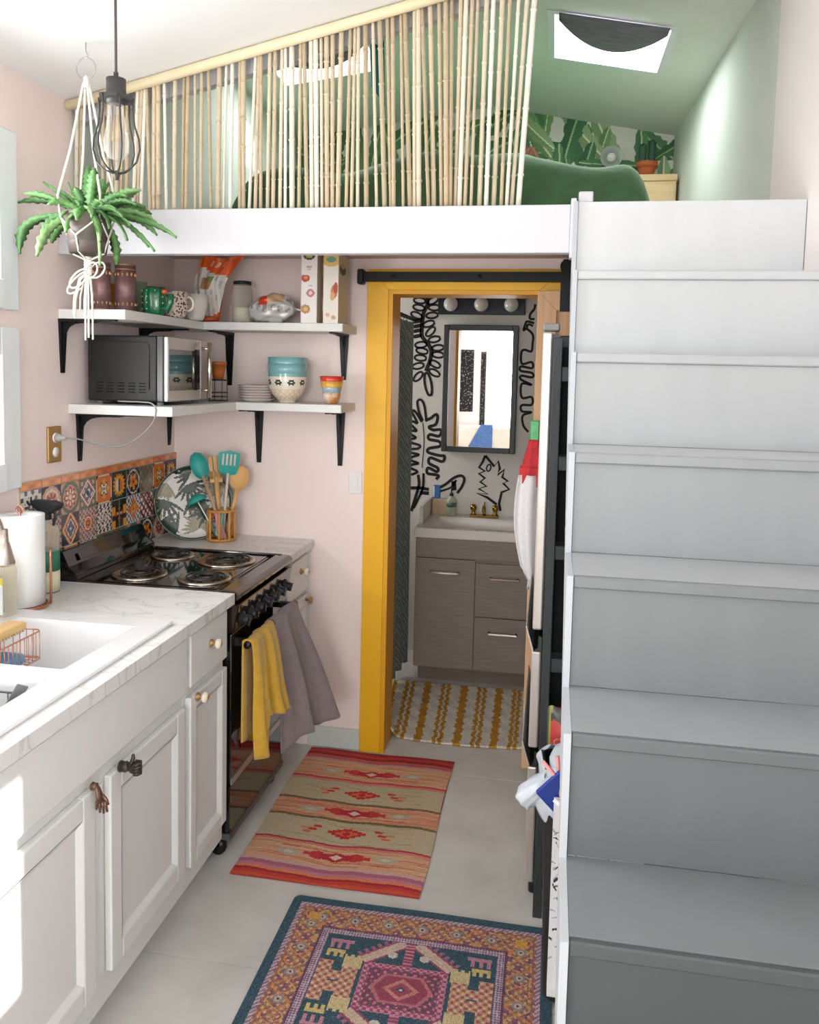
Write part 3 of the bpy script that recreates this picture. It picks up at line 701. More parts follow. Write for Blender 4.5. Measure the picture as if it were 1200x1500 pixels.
# ------------------------------------------------------------------ stove
sv = thing('stove', 'compact black electric coil stove with brown reflective trim', 'stove', (-1.3, 2.775, 0))
ox, oy = -1.3, 2.775
def lb(mb, x0, x1, y0, y1, z0, z1): return mb.box(x0 - ox, x1 - ox, y0 - oy, y1 - oy, z0, z1)
SY0, SY1 = 2.496, 3.054
DGLASS = mat('black_glass', '0a0a0b', .05, coat=.8)
SVB = mat('stove_black', '121214', .35)
lb(MB(), -1.60, -1.035, SY0, SY1, .085, .875).build('body', SVB, sv, bevel=.004)
mb = MB().prism([(-1.60 - ox, .876), (-1.0 - ox, .876), (-.975 - ox, .890), (-.970 - ox, .905), (-.985 - ox, .918), (-1.03 - ox, .921), (-1.05 - ox, .914), (-1.54 - ox, .914), (-1.60 - ox, .914)], 'y', SY0 - oy, SY1 - oy)
mb.build('cooktop', BROWNG, sv, bevel=.003, seg=2)
mb = MB().box(-1.54 - ox, -1.06 - ox, SY0 + .02 - oy, SY1 - .025 - oy, .9145, .9165); mb.build('cooktop_well', BLACKG, sv)
mb = MB(); lb(mb, -1.54, -1.01, SY1 - .024, SY1 - .004, .914, .923); mb.build('cooktop_lip', BLACKG, sv, bevel=.004, seg=2)
mb = MB().prism([(XL + .013 - ox, .90), (-1.545 - ox, .90), (-1.545 - ox, .935), (-1.575 - ox, .96), (-1.60 - ox, 1.012), (XL + .013 - ox, 1.012)], 'y', SY0 - oy, SY1 - oy)
mb.build('backguard', BLACKG, sv, bevel=.004, seg=2)
mb = MB().add([(-1.5765 - ox + .0045, SY0 + .07 - oy, .972), (-1.5765 - ox + .0045, SY1 - .2 - oy, .972), (-1.5875 - ox + .0035, SY1 - .2 - oy, .994), (-1.5875 - ox + .0035, SY0 + .07 - oy, .994)], [(0, 1, 2, 3)])
mb.build('backguard_panel', BROWNG, sv)
COIL = mat('coil_element', '3c3a38', .4, metal=.6); PAN = mat('drip_pan_chrome', 'b9b2a8', .16, metal=1)
for bx, by, br in ((-1.386, 2.625, .092), (-1.403, 2.918, .080), (-1.178, 2.895, .106), (-1.146, 2.622, .088)):
    p_ = (bx - ox, by - oy, .9165)
    pan = MB().lathe([(br * .25, .0015), (br * .6, .002), (br * .86, .004), (br * .93, .008), (br, .0075), (br * 1.03, .003), (br * 1.03, 0)], 40, p_).build('drip_pan', PAN, sv)
    cl = MB(); pts = []
    turns = 3.6 if br > .1 else 2.8
    for i in range(int(turns * 26)):
        q = 2 * PI * i / 26; rr = br * .80 - (br * .80 - br * .22) * i / (turns * 26); pts.append((p_[0] + rr * math.cos(q), p_[1] + rr * math.sin(q), p_[2] + .011))
    cl.tube(pts, .0036, 6); cl.build('coil', COIL, pan)
    MB().lathe([(0, .009), (br * .2, .009), (br * .2, .006)], 18, p_).build('coil_medallion', PAN, pan)
# control panel + knobs (leaning face)
mb = MB().prism([(-1.035 - ox, .776), (-.992 - ox, .776), (-.972 - ox, .874), (-1.035 - ox, .874)], 'y', SY0 - oy, SY1 - oy)
mb.build('control_panel', mat('dark_amber_panel', '241712', .12, coat=.6), sv, bevel=.003)
KN = mat('knob_black', '151a21', .35)
for k in range(7):
    y = SY0 + .052 + k * .0735 - oy; d = Vector((.98, 0, -.2))
    z = .815; xx = -.984 - ox
    kb = MB().lathe([(.024, 0), (.024, .004), (.017, .007), (.0155, .024), (.013, .028), (0, .028)], 20, (0, 0, 0), 'x')
    kb.box(.024, .033, -.004, .004, -.016, .016)
    kb.build('knob', KN, sv, loc=(xx, y, z), rot=(random.uniform(-.6, .6), .2, 0))
MARK = mat('panel_print', 'c8b9a4', .6)
mk = MB()
for k in range(7):
    y = SY0 + .052 + k * .0735 - oy
    for q in (-.018, .018): mk.add([(-.9745 - ox, y + q - .002, .857), (-.9745 - ox, y + q + .002, .857), (-.9735 - ox, y + q + .002, .862), (-.9735 - ox, y + q - .002, .862)], [(0, 1, 2, 3)])
mk.build('panel_marks', MARK, sv)
od = lb(MB(), -1.034, -1.0, SY0 + .006, SY1 - .006, .262, .772).build('oven_door', DGLASS, sv, bevel=.004, seg=2)
mb = lb(MB(), -1.0005, -.9985, SY0 + .09, SY1 - .09, .35, .66); mb.build('oven_window', mat('oven_window_glass', '050506', .03, coat=1), od)
mb = lb(MB(), -1.001, -.9965, SY0 + .006, SY1 - .006, .262, .285); mb.build('door_trim', STEEL, od)
hb = MB().tube([(-.952 - ox, SY0 + .02 - oy, .735), (-.952 - ox, SY1 - .02 - oy, .735)], .012, 12)
for y in (SY0 + .05, SY1 - .05): hb.box(-1.0 - ox, -.95 - ox, y - .012 - oy, y + .012 - oy, .725, .745)
hb.build('handle', mat('handle_black', '14151a', .3), od)
dr = lb(MB(), -1.034, -1.004, SY0 + .006, SY1 - .006, .092, .252).build('drawer', DGLASS, sv, bevel=.003)
lb(MB(), -1.034, -1.000, SY0 + .004, SY1 - .004, .07, .092).build('bottom_trim', mat('grey_trim', '6d7072', .35, metal=.7), sv, bevel=.002)
for y in (SY0 + .04, SY1 - .03):
    for xx in (-1.06, -1.54):
        w_ = MB(); lb(w_, xx - .012, xx + .012, y - .012, y + .012, .03, .085)
        w_.lathe([(.0, -.012), (.026, -.012), (.028, 0), (.026, .012), (0, .012)], 20, (xx + .005 - ox, y - oy, .028), 'y')
        w_.build('caster', SVB, sv)

# ------------------------------------------------------------------ towels on the oven handle
def towel(name, y0, y1, zt, zout, zb_in, m, label, flare=None, seed=1, x0=-.952, skew=0):
    """zout(u): height of the front hem; flare(u): how far the front hem swings out"""
    rr = random.Random(seed); ph = [rr.uniform(0, 6) for _ in range(4)]
    H_in = zt - zb_in; arc = .05
    def f(u, v):
        fold = .014 * math.sin(11 * u + ph[0]) + .008 * math.sin(23 * u + ph[1])
        y = y0 + (y1 - y0) * u
        if v < .6:
            d = 1 - v / .6; z = zt - (zt - zout(u)) * d; x = x0 + .018 + fold * (.3 + d) + flare(u) * d
            y = y + skew * d * (.3 + u) + .008 * math.sin(6 * d + ph[2])
        elif v < .7:
            a = (v - .6) / .1 * PI; x = x0 + .018 * math.cos(a) + fold * .3; z = zt + .016 * math.sin(a)
        else:
            d = (v - .7) / .3; z = zt - d * H_in; x = max(x0 - .018 + fold * .25 * d, -.9945)
        return (x, y, z)
    o = MB().grid(f, 40, 50).build(name, m); so = o.modifiers.new('s', 'SOLIDIFY'); so.thickness = .006; so.offset = 0
    tag(o, label, 'towel'); return o
TYEL = mat('yellow_terry', 'd3a632', .95, noise=(40, .12), bump=(420, .6), sheen=.3)
TGRY = mat('grey_terry', '8a7c7e', .95, noise=(40, .12), bump=(420, .6), sheen=.3)
towel('hand_towel', 2.525, 2.745, .735, lambda u: .345 if u < .22 else .345 + .11 * min(1, (u - .22) / .05) + .015 * math.sin(6 * u), .40, TYEL, 'mustard yellow terry hand towel draped over the oven handle', lambda u: .02 + .03 * u, 2, skew=.015)
towel('hand_towel', 2.762, 2.99, .735, lambda u: .255 + .02 * math.sin(5 * u) + .06 * u, .42, TGRY, 'grey terry hand towel flaring out at the far end of oven handle', lambda u: .04 + .10 * u, 5, skew=.05)

# ------------------------------------------------------------------ tiled splashback
TS = .1088; ZM = 1.128
sb = thing('tile_splashback', 'splashback of patterned talavera tiles with an orange border on pink wall', 'tiles', (XL, 2.85, ZM))
MB().box(0, .004, 2.307 - 2.85, YB - 2.85, -.213, .138).build('grout', mat('grout', 'd9cdbf', .9), sb)
TP = dict(o='d9702a', c='e6d8c0', n='2a3247', r='a8412f', g='5f7058', y='e59a2c', k='201b20', w='dcd6cf', p='cf9f8c', b='5b6278')
def tile_col(style, U, V):
    x = U * 2 - 1; y = V * 2 - 1; r_ = np.hypot(x, y); th = np.arctan2(y, x); d = np.abs(x) + np.abs(y); mx = np.maximum(np.abs(x), np.abs(y))
    H = lambda k: hexc(TP[k])
    def sel(*cs):
        img = np.ones(U.shape + (3,)) * H(cs[0])
        for m_, k in cs[1:]: img[m_] = H(k)
        return img
    s = style % 9
    fine = np.sin(9 * x) * np.sin(9 * y)
    if s == 0: return sel('w', (fine > .25, 'b'), (r_ < .62, 'c'), (np.abs(np.cos(4 * th)) * .55 > r_ - .1, 'n'), (r_ < .25, 'b'), (r_ < .12, 'c'))
    if s == 1: return sel('n', (r_ < 1.0, 'p'), (r_ < .78, 'c'), (r_ < .66, 'p'), (r_ < .45 * (1 + .3 * np.cos(8 * th)), 'r'), (r_ < .22, 'c'), (r_ < .12, 'r'))
    if s == 2: return sel('g', (np.sin(12 * r_ + 0 * x) > 0, 'p'), (r_ < .75 * (.6 + .4 * np.abs(np.cos(4 * th))), 'r'), (r_ < .55 * (.6 + .4 * np.abs(np.cos(4 * th))), 'c'), (r_ < .3, 'o'), (r_ < .15, 'w'))
    if s == 3: return sel('g', (np.abs(np.sin(7 * x) * np.sin(7 * y)) > .55, 'p'), (d < 1.02, 'r'), (d < .92, 'w'), (d < .8, 'r'), (d < .68, 'b'), (fine * (d < .68) > .3, 'w'), (d < .2, 'n'))
    if s == 4: return sel('o', (mx > .93, 'c'), (np.abs(np.cos(2 * th)) * .9 > r_ + .18, 'y'), (np.abs(np.sin(2 * th)) * .62 > r_, 'k'), (np.abs(np.sin(2 * th)) * .45 > r_, 'c'), (r_ < .14, 'k'), (d > 1.65, 'k'))
    if s == 5: return sel('k', (r_ < .86 * (.72 + .28 * np.abs(np.cos(8 * th))), 'y'), ((r_ < .5) & (x < 0), 'w'), ((r_ < .5) & (x >= 0), 'o'), ((r_ < .5) & (np.abs(x) < .05), 'k'), (r_ < .1, 'n'))
    if s == 6: return sel('k', (fine > .2, 'b'), (r_ < .5 * (1 + .35 * np.cos(5 * th + 1)), 'y'), (r_ < .3, 'o'), (r_ < .14, 'k'), ((r_ > .8) & (r_ < .9), 'c'))
    if s == 7: return sel('g', (np.sin(11 * x + 3 * y) * np.sin(9 * y) > .3, 'b'), (fine > .5, 'o'), (mx > .9, 'g'))
    return sel('w', (np.sin(14 * x) * np.sin(14 * y) > .15, 'n'), (np.abs(np.sin(6 * r_ + 3 * th)) < .3, 'p'), (r_ < .3, 'b'), (r_ < .15, 'c'))
def tile_low(style, U, V):
    x = U * 2 - 1; y = V * 2 - 1; r_ = np.hypot(x, y); th = np.arctan2(y, x); d = np.abs(x) + np.abs(y) * .8
    H = lambda k: hexc(TP[k])
    def sel(*cs):
        img = np.ones(U.shape + (3,)) * H(cs[0])
        for m_, k in cs[1:]: img[m_] = H(k)
        return img
    s = style % 6
    if s == 0: return sel('n', (d < .98, 'y'), (d < .86, 'c'), (d < .76, 'r'), (d < .58, 'c'), (d < .48, 'b'), ((np.abs(x) < .08) | (np.abs(y) < .08), 'w') if False else (d < .14, 'w'))
    if s == 1: return sel('p', (np.sin(15 * x) * np.sin(15 * y) > .2, 'b'), (r_ < .55, 'r'), (r_ < .46, 'c'), (r_ < .36, 'o'), (r_ < .22, 'k'), (r_ < .1, 'y'))
    if s == 2: return sel('w', (np.sin(13 * x + 2 * np.sin(5 * y)) * np.sin(13 * y) > .05, 'n'), ((r_ > .5) & (r_ < .6), 'c'), (r_ < .15, 'p'))
    if s == 3: return sel('k', ((np.abs(x) > .55) & (np.sin(6 * y) > -.3), 'y'), (r_ < .55 * np.abs(np.cos(2 * th)), 'r'), (r_ < .35 * np.abs(np.cos(2 * th)), 'p'), (np.abs(x) < .06, 'g'))
    if s == 4: return sel('b', (np.sin(16 * x) * np.sin(16 * y) > 0, 'w'), (r_ < .8 * (.35 + .65 * np.abs(np.cos(2 * th))), 'o'), (r_ < .3, 'y'), (r_ < .12, 'r'))
    return sel('r', (np.sin(10 * x) * np.sin(10 * y) > .1, 'w'), (np.sin(8 * x + 8 * y) > .6, 'n'))
TM = ATT('talavera_glaze', .16, coat=.4)
g_ = .0032
def tile(name, k, z0, z1, colf, n=22, th=.009):
    y0 = YB - (10 - k) * TS + g_ / 2 - 2.85; y1 = y0 + TS - g_
    U, V = np.meshgrid((np.arange(n) + .5) / n, (np.arange(n) + .5) / n)
    cols = colf(U, V).reshape(-1, 3)
    mb = MB().grid(lambda u, v: (th, y0 + (y1 - y0) * u, z0 + (z1 - z0) * v), n, n, False)
    c0 = len(mb.f); mb.box(.002, th - .0004, y0, y1, z0, z1)
    cols = np.vstack([cols, np.tile(hexc('b9a08a'), (len(mb.f) - c0, 1))])
    mb.build(name, TM, sb, cols=cols)
for k in range(10):
    tile('tile', k, g_ / 2, TS - g_ / 2, lambda U, V, k=k: tile_col(k if k < 8 else (k + 5), U, V))
    tile('tile', k, -TS + g_ / 2, -g_ / 2, lambda U, V, k=k: tile_low((k + 4) % 6 if k > 1 else k, U, V))
    tile('tile', k, -2 * TS + .012, -TS - g_ / 2, lambda U, V, k=k: tile_col((k * 4 + 5) % 9, U, V * .9 + .1))
    oc = hexc(random.choice(['d98552', 'd27a47', 'e0966a', 'cf6a35', 'dc8e60']))
    tile('border_tile', k, TS + g_ / 2, TS + .027, lambda U, V, oc=oc: oc * (1 + .12 * np.sin(9 * U)[..., None] * np.sin(4 * V)[..., None]), 8, .011)

# ------------------------------------------------------------------ shelves
SHW = mat('shelf_white', 'dedddb', .5, noise=(12, .03), stretch=(1, 6, 6))
def bracket(parent, p, d, depth, h, width=.020):
    """p: corner where wall and shelf underside meet; d: unit vector away from the wall"""
    dx, dy = d; sx, sy = -dy, dx
    mb = MB()
    def P(a, w, z): return (p[0] + dx * a + sx * w, p[1] + dy * a + sy * w, p[2] + z)
    def tap(pts0, pts1):   # tapered box between two quads
        mb.add(pts0 + pts1, [(0, 1, 2, 3), (7, 6, 5, 4), (0, 4, 5, 1), (1, 5, 6, 2), (2, 6, 7, 3), (3, 7, 4, 0)])
    w0, w1 = width / 2 * 1.15, width / 2 * .55
    tap([P(.0, -w0, 0), P(.0, w0, 0), P(.011, w0, 0), P(.011, -w0, 0)], [P(.0, -w1, -h), P(.0, w1, -h), P(.006, w1, -h), P(.006, -w1, -h)])
    tap([P(0, -w0, -.010), P(0, w0, -.010), P(0, w0, 0), P(0, -w0, 0)], [P(depth, -w1, -.006), P(depth, w1, -.006), P(depth, w1, 0), P(depth, -w1, 0)])
    # web rib with a curved inner corner
    rib = []
    n = 10
    for i in range(n + 1):
        q = PI / 2 * i / n; rib.append((.010 + depth * .55 * (1 - math.cos(q)) ** 1.6, -(.012 + h * .80 * (1 - math.sin(q)) ** 1.6)))
    poly = [(0, 0), (0, -h * .95)] + [(a, z) for a, z in rib] + [(depth * .9, 0)]
    vs = [P(a, s, z) for s in (-.0025, .0025) for a, z in poly]; m_ = len(poly)
    mb.add(vs, [tuple(range(m_)), tuple(range(2 * m_ - 1, m_ - 1, -1))] + [(i, i + m_, (i + 1) % m_ + m_, (i + 1) % m_) for i in range(m_)])
    mb.build('bracket', BLACKM, parent)
off = Vector((XL, YB, 0))
U0, U1 = 1.788, 1.820
us = thing('wall_shelf', 'upper white corner shelf on black brackets crowded with groceries and cups', 'shelf', (XL, YB, U0))
def shelf_board(parent, x0, x1, y0, y1, t):
    MB().box(x0 - XL, x1 - XL, y0 - YB, y1 - YB, 0, t).build('board', SHW, parent, bevel=.002)
shelf_board(us, XL, -1.386, 2.534, 3.155, U1 - U0); shelf_board(us, XL, -.812, 3.156, YB, U1 - U0)
L0, L1 = 1.470, 1.502
ls = thing('wall_shelf', 'lower white corner shelf on black brackets holding the microwave', 'shelf', (XL, YB, L0))
shelf_board(ls, XL, -1.247, 2.587, 3.155, L1 - L0); shelf_board(ls, XL, -.813, 3.156, YB, L1 - L0)
for par, lst in ((us, [(0, 2.552 - YB, 'x', .20, .18), (0, 3.10 - YB, 'x', .20, .18), (-1.37 - XL, 0, 'y', .21, .225), (-.865 - XL, 0, 'y', .21, .19)]),
                 (ls, [(0, 2.650 - YB, 'x', .26, .17), (0, 3.34 - YB, 'x', .2, .17), (-1.235 - XL, 0, 'y', .22, .235), (-.875 - XL, 0, 'y', .22, .235)])):
    for a, b_, ax, dp, h in lst: bracket(par, (a, b_, 0), (1, 0) if ax == 'x' else (0, -1), dp, h, .034)

# ------------------------------------------------------------------ things on the upper shelf
def cx(u, Y, v=460): return at(u, v, Y=Y).x
CANM = mat('copper_print_tin', '8a6a6a', .35, metal=.3, noise=(35, .35)); CANG = mat('gold_band', 'c79a78', .3, metal=.7)
def tin(u, Y, r_, h, name, label, grp=None, m=CANM):
    t = thing(name, label, 'tin', (cx(u, Y), Y, U1), group=grp)
    MB().lathe([(0, 0), (r_, 0), (r_, h - .012), (r_ * .94, h - .012), (r_ * .94, .006), (0, .006)], 28).build('body', m, t)
    for z in (.006, h - .03, h - .014):
        MB().lathe([(r_ * .95, z), (r_ * 1.015, z), (r_ * 1.015, z + .004), (r_ * .95, z + .004)], 28, cap=False).build('gilt_band', CANG, t)
    bd = MB()
    for k in range(14):
        q = 2 * PI * k / 14; bd.ball((r_ * math.cos(q), r_ * math.sin(q), h - .045), .005, .005, .008, 6, 5)
        bd.ball((r_ * math.cos(q), r_ * math.sin(q), .03), .004, .004, .007, 6, 5)
    bd.build('gilding', CANG, t)['kind'] = 'stuff'; return t
tin(148, 2.66, .033, .178, 'tin_tumbler', 'tall mauve and copper patterned tumbler beside the wall end of shelf')
tin(184, 2.72, .0355, .178, 'tin_tumbler', 'tall mauve and copper patterned tumbler standing next to green glass')
tin(228, 2.99, .037, .130, 'tin_tumbler', 'short copper patterned tumbler behind the green cactus cup')
mg = thing('mug', 'red and yellow mug between the two tall copper tumblers', 'mug', (cx(166, 2.86), 2.86, U1))
MB().lathe([(0, 0), (.036, 0), (.038, .004), (.038, .115), (.034, .115), (.034, .008), (0, .008)], 24).build('body', mat('red_yellow_glaze', 'a33a20', .2, noise=(12, .5), coat=.4, col2='d2a83a'), mg)
MB().tube([(.036 + .03 * math.sin(q), -.012, .06 + .035 * math.cos(q)) for q in np.linspace(0, PI, 12)], .005, 8).build('handle', mat('olive_glaze', '5b6b3a', .25), mg)
o = MB().lathe([(0, 0), (.027, 0), (.029, .004), (.031, .128), (.028, .128), (.026, .008), (0, .008)], 24).build('drinking_glass', thin_glass('green_glass', 'd2e6d4', .06, .2), loc=(cx(203, 2.90), 2.90, U1))
tag(o, 'pale green drinking glass beside the cactus cup', 'glass')
cc2 = thing('cactus_cup', 'dark green cactus-shaped ceramic cup with white dots and an orange flower', 'cup', (-1.425, 2.80, U1))
cxm = cx(226, 2.80); cc2.location.x = cxm
CG = mat('cactus_glaze', '1f6a46', .2, coat=.5)
def ribbed(mb, c, r_, h, n=40, ribs=9):
    vs = []; rows = [(.80, 0), (.95, .02 * h / .1), (1, h * .3), (1, h * .75), (.92, h * .93), (.7, h), (.0, h * 1.0)]
    for s, z in rows:
        for j in range(n):
            q = 2 * PI * j / n; rr = r_ * s * (1 + .075 * math.cos(ribs * q)); vs.append((c[0] + rr * math.cos(q), c[1] + rr * math.sin(q), c[2] + z))
    fs = [(i * n + j, i * n + (j + 1) % n, (i + 1) * n + (j + 1) % n, (i + 1) * n + j) for i in range(len(rows) - 1) for j in range(n)] + [tuple(range(n - 1, -1, -1))]
    mb.add(vs, fs, True)
m_ = MB(); ribbed(m_, (0, 0, 0), .041, .098); m_.build('body', CG, cc2)
m_ = MB().tube([(.032, -.01, .025), (.058, -.012, .024), (.068, -.012, .045), (.072, -.012, .075)], [.010, .012, .012, .009], 12); m_.build('arm', CG, cc2)
m_ = MB()
for j in range(9):
    q = 2 * PI * (j + .5) / 9
    for z in (.02, .042, .064, .085): m_.ball((.0425 * math.cos(q), .0425 * math.sin(q), z), .0022, n=6, m=4)
m_.build('dots', mat('white_dot', 'eef0ea', .4), cc2)
m_ = MB().ball((.048, -.02, .082), .010, .010, .008, 10, 6); m_.build('flower', mat('orange_glaze', 'e0642c', .3), cc2)
DOTS = bpy.data.materials.new('speckled_glaze'); DOTS.use_nodes = True; nt = DOTS.node_tree; N = nt.nodes; L = nt.links
vo = N.new('ShaderNodeTexVoronoi'); vo.inputs['Scale'].default_value = 95; tcx = N.new('ShaderNodeTexCoord'); L.new(tcx.outputs['Object'], vo.inputs['Vector'])
rp = N.new('ShaderNodeValToRGB'); rp.color_ramp.elements[0].position = .34; rp.color_ramp.elements[0].color = (*lin('6a4038'), 1); rp.color_ramp.elements[1].position = .42; rp.color_ramp.elements[1].color = (*lin('dccdc0'), 1)
L.new(vo.outputs['Distance'], rp.inputs[0]); L.new(rp.outputs[0], N['Principled BSDF'].inputs['Base Color']); N['Principled BSDF'].inputs['Roughness'].default_value = .25
mg = thing('mug', 'rounded cream mug with dark speckles next to the cactus cup', 'mug', (cx(257, 2.93), 2.93, U1))
MB().lathe([(0, 0), (.030, 0), (.040, .012), (.047, .04), (.047, .095), (.0435, .095), (.0435, .04), (.03, .01), (0, .008)], 30).build('body', DOTS, mg)
MB().tube([(.044 + .022 * math.sin(q), .01, .052 + .026 * math.cos(q)) for q in np.linspace(0, PI, 12)], .0045, 8).build('handle', CREAMK, mg)
bw = thing('ribbed_bowl', 'small off-white bowl with swirled relief against the pink wall', 'bowl', (cx(286, 3.07), 3.07, U1))
MB().lathe([(0, 0), (.028, 0), (.034, .01), (.048, .05), (.052, .098), (.048, .098), (.044, .05), (0, .012)], 30).build('body', mat('offwhite_glaze', 'd8d3cb', .35), bw)
m_ = MB()
for z in (.03, .045, .06, .075, .088): m_.torus((0, 0, z), .0385 + (z - .03) * .22, .0016, 30, 5)
m_.build('ridges', MATS['offwhite_glaze'], bw)
# tall crisp bag, orange top and base, leaning in the corner
bag = thing('snack_bag', 'crumpled white and orange snack bag leaning in the shelf corner', 'bag', (cx(306, 3.24), 3.24, U1))
def bagpos(u, v):
    a = (u - .5) * .185 * (1 - .15 * math.sin(PI * v)); th = .035 * math.sin(PI * min(1, v * 1.05 + .02)) * (1 - (2 * u - 1) ** 2)
    lean = .07 * v * v + .006 * math.sin(7 * v)
    return (a * (.62 + .38 * v) + lean - .01, -.018 - th + .006 * math.sin(22 * u + 9 * v) + .012 * v, .003 + .262 * v + .006 * math.sin(9 * u) * v)
def bagcol(U, V):
    img = np.ones(U.shape + (3,)) * hexc('ddd8d2'); n_ = np.sin(23 * U + 11 * V) * np.sin(17 * V - 9 * U)
    img[n_ > .55] = hexc('c3bdb6')
    img[(V < .13 + .05 * np.sin(7 * U))] = hexc('c65a30'); img[V > .80 - .18 * (U - .3)] = hexc('e2602b')
    img[(np.abs(V - .60) < .09) & (np.abs(U - .45) < .15)] = hexc('a87a52'); img[(np.abs(V - .66) < .05) & (np.abs(U - .52) < .09)] = hexc('7d8d4a')
    img[(V > .86) & (V < .93) & (np.abs(U - .5) < .28) & (np.sin(40 * U) > 0)] = hexc('f2c2a0')
    return img
painted('front_film', 26, 34, bagcol, bagpos, ATT('printed_film', .35), bag)
MB().grid(lambda u, v: (lambda p: (p[0], -.008 + .02 * math.sin(PI * v) * (1 - (2 * u - 1) ** 2), p[2]))(bagpos(u, v)), 14, 18).build('back_film', mat('film_orange', 'd4622f', .4), bag)
o = MB().ball((0, 0, .013), .05, .03, .013, 14, 8).build('snack_packet', mat('rust_foil', 'b4542f', .3, noise=(20, .3)), loc=(cx(300, 3.185), 3.19, U1))
tag(o, 'flat rust orange packet lying in front of the snack bag', 'packet')
jr = thing('storage_jar', 'glass jar half full of white powder with a black lid', 'jar', (cx(355, 3.275), 3.275, U1))
MB().lathe([(0, 0), (.040, 0), (.0425, .005), (.0425, .135), (.036, .155), (.035, .163), (.033, .163), (.034, .154), (.0405, .134), (.0405, .006), (0, .004)], 30).build('glass', thin_glass('jar_glass', 'fbfaf6', .04, .04), jr)
MB().lathe([(0, .0062), (.0398, .0062), (.0398, .064), (0, .066)], 30).build('powder', mat('flour', 'ece7de', .9), jr)
MB().lathe([(.036, .158), (.037, .158), (.037, .172), (0, .172)], 30).build('lid', mat('black_lid', '1a1b1e', .4), jr)
bbS = 1.15
bb = thing('bread_bag', 'crumpled silver foil bread bag with red print lying on the shelf', 'bag', (cx(408, 3.25), 3.25, U1))
FOIL = ATT('crinkled_foil', .28, metal=.25, bump=(60, .5))
def bread(u, v):
    a = 2 * PI * u; t = v; x = -.10 + .205 * t
    rx = (.045 * math.sin(PI * min(1, t * 1.15 + .08)) ** .6 + .004) * (1 + .10 * math.sin(5 * a + 9 * t) + .06 * math.sin(11 * a - 17 * t))
    z = .046 + rx * 1.15 * math.sin(a) + .018 * t * math.sin(PI * t); y = rx * 1.0 * math.cos(a)
    return (x, y, max(.0015, z))
def breadcol(U, V):
    img = np.ones(U.shape + (3,)) * hexc('d2d0ce'); img[np.sin(30 * U + 20 * V) * np.sin(25 * V) > .5] = hexc('9d9b9b')
    img[(U > .12) & (U < .42) & (V > .2) & (V < .62)] = hexc('c9a583'); img[(U > .30) & (U < .46) & (V > .18) & (V < .34)] = hexc('d0402c')
    img[(V > .78)] = hexc('a7a4a2'); return img
painted('bag_film', 40, 26, breadcol, bread, FOIL, bb); bb.scale = (1.15, 1.1, 1.1)
def carton(u, Y, w, d, h, front, side, label, rot=0, name='cereal_box'):
    t = thing(name, label, 'box', (cx(u, Y), Y, U1), rot)
    painted('front_panel', 24, 70, front, lambda a, v: ((a - .5) * w, -d / 2, v * h), ATT('printed_card', .55), t)
    painted('side_panel', 20, 70, side, lambda a, v: (w / 2, -d / 2 + a * d, v * h), MATS['printed_card'], t)
    MB().box(-w / 2 + .0005, w / 2 - .0005, -d / 2 + .0006, d / 2, .0, h).build('carton', mat('plain_card', 'd9cdbd', .7), t)
    return t
def spots(U, V, base, sp, edge=None):
    img = np.ones(U.shape + (3,)) * hexc(base)
    for (a, b_, rx, ry, c) in sp: img[((U - a) / rx) ** 2 + ((V - b_) / ry) ** 2 < 1] = hexc(c)
    if edge: img[(U < .06)] = hexc(edge)
    return img
carton(460, 3.24, .066, .15, .272, lambda U, V: spots(U, V, 'e8e4e0', [(.3, .20, .3, .065, 'b98a5c'), (.3, .2, .15, .03, 'd9b27c'), (.6, .43, .26, .055, 'c77d86'), (.6, .43, .1, .025, 'e9d5d0'), (.28, .64, .28, .05, 'b9543f'), (.3, .65, .12, .025, 'd98a6a'), (.5, .95, .36, .05, '4a4a3c'), (.5, .95, .2, .025, 'a8a85c'), (.5, .80, .4, .008, 'c9a0ac'), (.5, .77, .36, .006, 'c9a0ac'), (.6, .53, .3, .006, 'a7a2b8')], 'c9a8b8'),
       lambda U, V: spots(U, V, 'd9c9bb', []), 'white cereal carton with small pictures down its narrow side')
carton(477, 3.30, .015, .12, .272, lambda U, V: spots(U, V, '9a7355', [(.5, .3, .5, .12, 'c9a9a0'), (.5, .55, .6, .05, 'b4586a'), (.5, .8, .5, .12, 'c39a4a')]), lambda U, V: spots(U, V, '9a7355', []), 'thin brown carton squeezed between two cereal boxes')
carton(492, 3.235, .060, .16, .272, lambda U, V: spots(U, V, 'e6e0d6', [(.5, .9, .7, .10, 'dcb56a'), (.5, .9, .35, .04, '6f9a86'), (.72, .45, .22, .10, 'c98452'), (.82, .5, .14, .08, 'b4543a'), (.6, .38, .16, .06, 'd9a878'), (.3, .12, .14, .03, 'd9b090'), (.7, .08, .16, .03, 'caa080')]),
       lambda U, V: spots(U, V, 'cdbfa2', [(.4, .78, .3, .08, '5a5a4e'), (.4, .83, .2, .04, 'c9a86a')]), 'cream cereal carton with an orange flake picture and gold top')

